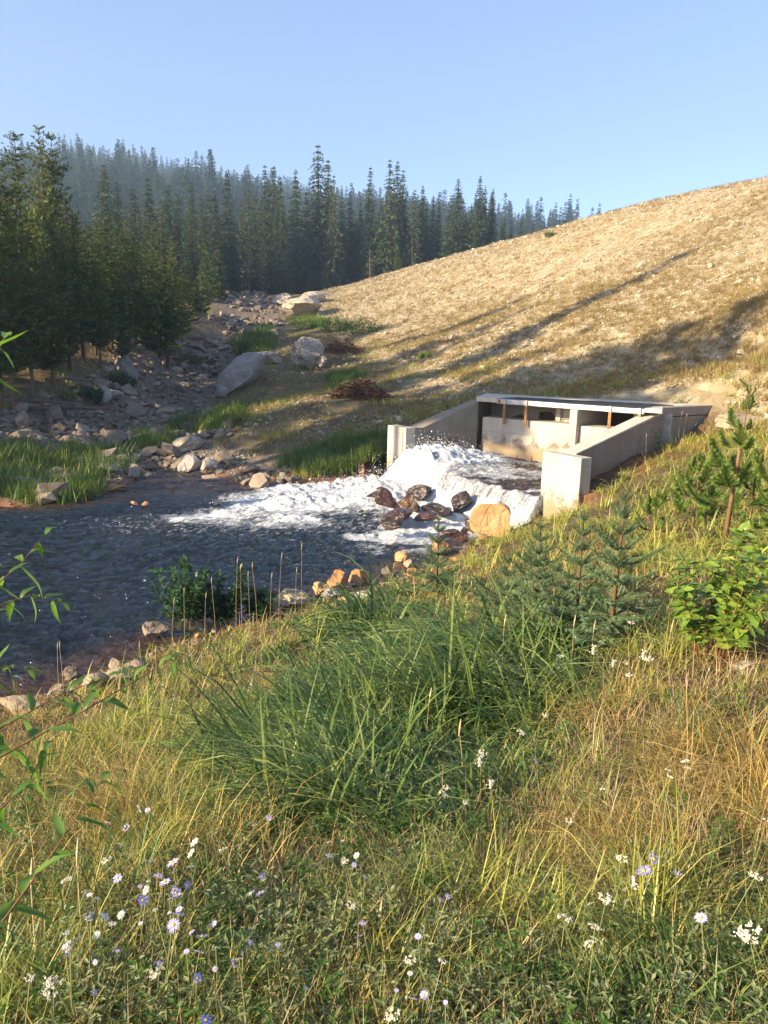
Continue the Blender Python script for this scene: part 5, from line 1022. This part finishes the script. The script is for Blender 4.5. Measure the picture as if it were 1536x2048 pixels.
for k in range(130):
    cx_, cy_ = YC[k % 9]; mt = Matrix.Translation((cx_+rr_.gauss(0, .14), cy_+rr_.gauss(0, .14), rr_.uniform(-.06, .08)-.18*(cx_**2+cy_**2)+.05*(k % 9)/3)); bmesh.ops.create_icosphere(bm, subdivisions=1, radius=rr_.uniform(.05, .1), matrix=mt)
YAR = bpy.data.meshes.new('flower_head'); bm.to_mesh(YAR); bm.free(); YAR.materials.append(M['yarrow'])
bm = bmesh.new()
for k in range(46):
    z = -rr_.random()*3.2; mt = Matrix.Translation((rr_.gauss(0, .45), rr_.gauss(0, .45), z)); bmesh.ops.create_icosphere(bm, subdivisions=1, radius=rr_.uniform(.14, .32), matrix=mt)
PEARL = bpy.data.meshes.new('flower_cluster'); bm.to_mesh(PEARL); bm.free(); PEARL.materials.append(M['yarrow'])
def lift(px, py, up):
    """point on the sight line standing `up` above the ground"""
    d = ray(px, py); hl = hypot(d[0], d[1]); t = np.linspace(.8, 14, 500)/hl; P = CAMP[None]+d[None]*t[:, None]; g_ = height(P[:, 0], P[:, 1])+up; i = np.where(P[:, 2] <= g_)[0]; i = i[0] if len(i) else -1; return P[i], up
ASTERS = [(345, 1726, 26, 0), (292, 1780, 20, 1), (330, 1765, 24, 0), (352, 1785, 22, 0), (375, 1770, 18, 0), (286, 1800, 22, 0), (316, 1752, 20, 0), (389, 1685, 22, 1), (382, 1707, 22, 1), (300, 1722, 18, 0), (445, 1700, 22, 1), (430, 1668, 24, 1), (382, 1734, 20, 1), (235, 1757, 20, 0), (278, 1618, 18, 0), (295, 1620, 12, 0), (252, 1655, 16, 0), (215, 1645, 14, 0), (537, 1636, 14, 0), (510, 1650, 14, 0), (524, 1752, 16, 0), (503, 1786, 18, 0), (521, 1787, 20, 0), (358, 1829, 20, 0), (347, 1850, 26, 0), (427, 1848, 16, 0), (404, 1873, 24, 0), (432, 1895, 18, 0), (399, 1904, 22, 0), (395, 1956, 20, 0), (478, 1918, 18, 0), (466, 1927, 20, 0), (178, 1838, 18, 1), (210, 1834, 22, 1), (224, 1848, 18, 1), (243, 1830, 18, 1), (135, 1908, 14, 0), (718, 1873, 20, 0), (725, 1847, 16, 0), (412, 2040, 24, 2), (555, 1890, 12, 0), (825, 1997, 18, 0), (848, 1990, 18, 0), (881, 1800, 18, 0), (895, 1793, 14, 0), (1288, 1742, 32, 2), (1308, 1718, 26, 2), (1267, 1758, 14, 0), (1356, 1748, 18, 0), (1402, 1836, 24, 0), (690, 1725, 20, 1), (655, 1686, 22, 1), (658, 1712, 18, 1), (684, 1683, 12, 0), (612, 1976, 12, 0), (1072, 1522, 14, 0)]
fr_ = random.Random(8)
for cx_, cy_, sp_, n_ in ((325, 1765, 40, 12), (205, 1840, 35, 7), (400, 1880, 60, 9), (690, 1720, 30, 4), (120, 1900, 60, 5), (860, 1950, 90, 4)):
    ASTERS += [(int(fr_.gauss(cx_, sp_)), int(fr_.gauss(cy_, sp_*.6)), fr_.choice((10, 12, 15)), fr_.choice((0, 0, 1))) for _ in range(n_)]
AG = {0: 'pale lilac asters', 1: 'whitish asters', 2: 'blue violet asters'}; AN = {0: 'lilac aster with a yellow centre among the grass', 1: 'white petalled aster among the grass', 2: 'blue violet aster among the grass'}
def near_name(px, py):
    v = 'low' if py > 1850 else 'high' if py < 1700 else 'midway'; h = 'left' if px < 260 else 'left of centre' if px < 620 else 'centre' if px < 950 else 'right'
    return '%s in the flower meadow, %s' % (v, h)
def special(lb, used_={}):
    used_[lb] = used_.get(lb, 0)+1; return lb
for k, (px, py, w, c) in enumerate(ASTERS):
    p, up = lift(px, py, RNG.uniform(.14, .26)); d = np.linalg.norm(p-CAMP); s = w*d/F*.5*.95
    rt = thing('aster', None, '%s, %s' % (['pale lilac aster', 'whitish aster', 'blue violet aster'][c], near_name(px, py)), 'flower', AG[c]+' '+near_name(px, py), loc=p, rot=(RNG.normal(.35, .35), RNG.normal(-.2, .35), RNG.uniform(0, 6)))
    obj('petals', AST[c], rt, scale=s); obj('flower_disc', ADISC, rt, scale=s); obj('stem', STM[k % 3], rt, scale=(1, 1, (up+.04)/.3), rot=(-rt.rotation_euler[0]*.6, -rt.rotation_euler[1]*.6, 0))
YARROWS = [(640, 1432, 14), (888, 1588, 26), (893, 1575, 18), (1122, 1312, 20), (1115, 1332, 18), (966, 1505, 22), (1042, 1465, 20), (931, 1605, 16), (1140, 1642, 22), (1205, 1578, 14), (1338, 1540, 16), (1340, 1553, 16), (1370, 1522, 18), (1376, 1536, 16), (213, 1720, 24), (133, 1760, 26), (170, 1785, 14), (690, 1722, 18), (640, 1712, 0), (703, 1810, 26), (500, 1700, 0), (1130, 1835, 36), (1213, 1797, 38), (1190, 1853, 26), (1178, 1887, 28), (1243, 1717, 28), (1270, 1772, 20), (1496, 1862, 50), (1500, 1880, 34), (1532, 1640, 16), (1512, 1752, 28), (885, 1922, 24), (820, 1920, 26), (785, 2030, 34), (108, 1965, 34), (100, 1985, 30), (60, 1955, 24), (310, 1947, 26), (310, 1820, 14), (1297, 1318, 22), (1258, 1350, 16), (1270, 1228, 18), (1262, 1245, 16), (1205, 1285, 14), (1252, 1325, 14), (1090, 1430, 16)]
for k, (px, py, w) in enumerate(YARROWS):
    if not w: continue
    p, up = lift(px, py, RNG.uniform(.18, .3)); d = np.linalg.norm(p-CAMP); s = w*d/F*.4
    rt = thing('yarrow', None, 'flat cream yarrow head, %s' % (near_name(px, py) if py > 1600 else 'in the grass beneath the shrub' if px > 1080 and py < 1500 else 'at the edge of the tall dark grass'), 'flower', 'cream yarrow heads ' + (near_name(px, py) if py > 1600 else 'beneath the shrub' if px > 1080 and py < 1500 else 'beside the tall grass'), loc=p, rot=(RNG.normal(.15, .2), RNG.normal(0, .2), RNG.uniform(0, 6)))
    obj('flower_head', YAR, rt, scale=s); obj('stem', STM[k % 3], rt, scale=(.9, .9, (up+.04)/.3), loc=(0, 0, .1*s))
for px, py, w, lb in [(962, 1510, 24, 'pearly white flower spike beside the dark grass, tallest one'), (985, 1560, 22, 'lower half of a pearly white flower spike in the dry grass'), (100, 1955, 26, 'fluffy pale flower cluster at the lower left'), (140, 1880, 24, 'fluffy pale seed cluster left of the asters'), (1190, 1290, 20, 'pearly flower cluster under the young spruces, left one'), (1290, 1300, 20, 'pearly flower cluster under the young spruces, beside the shrub'), (1230, 1320, 16, 'small pearly flower cluster between two larger ones')]:
    p, up = lift(px, py, .34); d = np.linalg.norm(p-CAMP); s = w*d/F*.28
    rt = thing('pearly_flower', None, lb, 'flower', 'pearly flower clusters', loc=p, rot=(RNG.normal(.1, .12), RNG.normal(.1, .12), 0)); obj('flower_cluster', PEARL, rt, scale=s); obj('stem', STM[1], rt, scale=(1.5, 1.5, 1.25))
mb = MB(); mb.tube([(0, 0, -.05), (.004, 0, 0), (.008, 0, .05)], [.002, .005, .0015], 6); SEEDH = mb.mesh('seed_head', M['seed'])
STALKS = [(472, 1120, 1270), (484, 1135, 1270), (515, 1130, 1260), (557, 1110, 1260), (603, 1092, 1240), (590, 1140, 1240), (370, 1180, 1300), (344, 1200, 1310), (410, 1190, 1300), (118, 1290, 1390), (128, 1288, 1390), (165, 1700, 1900), (75, 1740, 1960), (755, 1825, 1900), (1330, 1250, 1330), (1140, 1240, 1370), (1180, 1250, 1340), (925, 1455, 1580), (850, 1390, 1520), (460, 1030, 0), (1160, 1022, 0), (540, 1150, 1260), (432, 1160, 1290), (500, 1148, 1265), (290, 1290, 1400), (315, 1300, 1420), (1000, 1240, 1400), (1290, 870, 930), (1355, 825, 885), (1365, 830, 885), (870, 1085, 1190), (780, 1130, 1200)]
for k, (px, yt, yb) in enumerate(STALKS):
    if not yb: continue
    g = ground(px, yb); d = hypot(g[0], g[1]); top = PD(px, yt, d); hh = top[2]-g[2]
    rt = thing('grass_stalk', None, 'tall dry grass stalk with a seed head, %s' % ('rising in front of the water' if yb < 1320 and px < 700 else 'against the rust stained wall' if yb < 940 else 'at the left of the bank' if px < 400 else 'in the grass of the bank'), 'grass stalk', 'seed stalks ' + ('before the water' if yb < 1320 and px < 700 else 'by the wall' if yb < 940 else 'left' if px < 400 else 'on the bank'), loc=g, rot=(0, 0, 0))
    bx = RNG.normal(0, .06)*hh; mb = MB(); mb.tube([(0, 0, 0), (bx*.3, 0, hh*.5), (bx, 0, hh)], [.0022, .0018, .0012], 4); obj('stem', mb.mesh('stem', M['seed']), rt); obj('seed_head', SEEDH, rt, loc=(bx, 0, hh), rot=(0, bx, 0), scale=(1.1, 1.1, .9))
# arched twig on the ground at the bottom
g = [lift(px, py, u)[0] for px, py, u in [(55, 2060, .02), (110, 2025, .05), (180, 2012, .08), (250, 2025, .05), (300, 2070, .02)]]
mb = MB(); mb.tube([p-g[0] for p in g], [.006, .008, .008, .007, .005], 7); thing('fallen_branch', mb.mesh('fallen_branch', M['bark'], True), 'thin brown bent branch lying at the bottom left', 'branch', loc=tuple(g[0]))
# ------------------------------------------------------------------ brush piles, thicket, driftwood
def brushpile(px, py, wpx, hpx, n, label, seed):
    g = ground(px, py); d = hypot(g[0], g[1]); W = wpx*d/F/2; H = hpx*d/F; r = np.random.default_rng(seed); mb = MB()
    for k in range(n):
        a = r.uniform(0, 6.28); q = sqrt(r.random()); c = np.array([cos(a)*q*W, sin(a)*q*W*.8, 0]); zt = H*(1-q**1.6)*r.uniform(.1, 1.1)+.05; b = r.uniform(0, 6.28); l = r.uniform(.4, 1.3)*W*.5; dz = r.normal(0, .25)*l; dx = np.array([cos(b)*l, sin(b)*l, dz]); kink = r.normal(0, .12, 3)*l; m0 = c+[0, 0, zt]
        pts_ = [m0-dx*.5, m0+kink, m0+dx*.5]; pts_ = [np.array([p[0], p[1], max(p[2], .02)]) for p in pts_]; mb.tube(pts_, [.03, .022, .008], 4, cap=False)
    rt = thing('brush_pile', None, label, 'brush pile', 'piles of dead branches', loc=(g[0], g[1]+W*.5, g[2])); o = obj('branches', mb.mesh('branches', M['brush']), rt); o['kind'] = 'stuff'
M['brush'] = rockmat('brush_wood', (.07, .035, .02), (.16, .08, .05), (.27, .16, .11), 1.5, spec=.1)
brushpile(722, 800, 118, 38, 300, 'larger reddish brown pile of dead branches on the flat', 1)
brushpile(684, 708, 82, 26, 220, 'smaller brown pile of dead branches beside the leaning boulder', 2)
def thicket(px, py, wpx, hpx, name, label, mats, seed, n=2600, ls=.16, grp=None):
    g = ground(px, py); d = hypot(g[0], g[1]); W = wpx*d/F/2; H = hpx*d/F; r = np.random.default_rng(seed); V = []; Fs = []; k = 0; mb = MB()
    stems = [(r.uniform(-W, W), r.uniform(-W, W)*.45, r.uniform(.5, 1.)) for _ in range(26)]
    for x_, y_, hh_ in stems: mb.tube([(x_, y_, 0), (x_+r.normal(0, .1), y_, H*hh_*(1-.4*abs(x_)/W))], [.02, .006], 4, cap=False)
    for q in range(n):
        x_, y_, hh_ = stems[r.integers(0, 26)]; t = r.random()**.8; h_ = H*hh_*(1-.4*abs(x_)/W); c = np.array([x_, y_, h_*t])+r.normal(0, 1, 3)*[.22*W/2, .2*W/2, .06*H]; c[2] = max(c[2], .02); dd = r.normal(0, 1, 3)+[0, 0, .5]; dd /= np.linalg.norm(dd); s_ = np.cross(dd, r.normal(0, 1, 3)); s_ /= np.linalg.norm(s_); l = ls*r.uniform(.6, 1.2)
        V += [c, c+dd*l*.5+s_*l*.2, c+dd*l, c+dd*l*.5-s_*l*.2]; Fs.append((k, k+1, k+2, k+3)); k += 4
    rt = thing(name, None, label, 'bush', grp, loc=tuple(g)); obj('stems', mb.mesh('stems', M['bark']), rt, kind='stuff'); obj('foliage', mesh('foliage', V, np.array(Fs), mats), rt)
TG = 'bushes across the water'
for px, py, w, h, lb, mt, sd_ in [(672, 664, 60, 34, 'left half of the bright green thicket at the foot of the dam', 'bush', 1), (722, 672, 100, 40, 'broad bright green thicket at the foot of the dam', 'bush', 2), (632, 656, 22, 12, 'small green bush left of the thicket', 'bush', 3), (130, 800, 36, 18, 'sunlit yellow green bush under the dark pines', 'shrub', 4), (375, 730, 50, 24, 'dark green bush at the foot of the eroded bank', 'bush', 5), (175, 805, 60, 36, 'dark bush in the shade of the bank', 'dkbush', 6), (240, 775, 60, 30, 'dark bush among slabs on the shaded bank', 'dkbush', 7), (330, 700, 60, 14, 'yellow green brush on top of the eroded bank', 'shrub', 8), (850, 716, 24, 8, 'small yellow green plant on the lower dam slope', 'shrub', 9), (470, 850, 30, 26, 'reddish dry bush on the bank of the creek mouth', 'golden', 10), (290, 692, 60, 12, 'sunlit low brush beneath the pines', 'shrub', 12), (1102, 474, 22, 10, 'olive bush on the crest of the dam', 'bush', 13)]:
    thicket(px, py, w, h, 'bush', lb, M[mt], sd_, 2200 if w > 50 else 700, .16 if py < 720 else .12, TG)
for k, (px, py, L, a, lb) in enumerate([(60, 825, 3.2, .2, 'grey fallen log on the bank under the pines, longest'), (30, 812, 2.4, -.1, 'grey fallen log at the left edge under the pines'), (265, 690, 1.6, .1, 'short dark fallen log beneath the rounded pine'), (90, 770, 1.6, .6, 'bleached bent branch lying in front of the pine trunks'), (600, 1000, 0, 0, '')]):
    if not L: continue
    g = ground(px, py); mb = MB(); mb.tube([(0, 0, .1), (L*.5, .1, .16), (L, -.1, .08)], [.09, .07, .03], 7); mb.tube([(L*.6, .05, .15), (L*.75, .1, .5)], [.02, .008], 4)
    thing('fallen_log', mb.mesh('fallen_log', M['deadwood'], True), lb, 'log', 'fallen logs on the left bank', loc=tuple(g), rot=(0, 0, a))

# ------------------------------------------------------------------ air
HB = np.array([[-430, -60, -60], [420, 730, 225]])
V = [(HB[i][0], HB[j][1], HB[k][2]) for i in (0, 1) for j in (0, 1) for k in (0, 1)]
m, nt = newmat('haze'); pv = N(nt, 'VolumePrincipled', {'Color': (.52, .73, 1., 1), 'Density': .0008, 'Anisotropy': .2}); o = nt.nodes.new('ShaderNodeOutputMaterial'); nt.links.new(pv.outputs[0], o.inputs['Volume'])
mh = bpy.data.meshes.new('haze'); mh.from_pydata(V, [], [(0, 1, 3, 2), (4, 6, 7, 5), (0, 4, 5, 1), (2, 3, 7, 6), (0, 2, 6, 4), (1, 5, 7, 3)]); mh.materials.append(m); obj('haze', mh, kind='stuff')
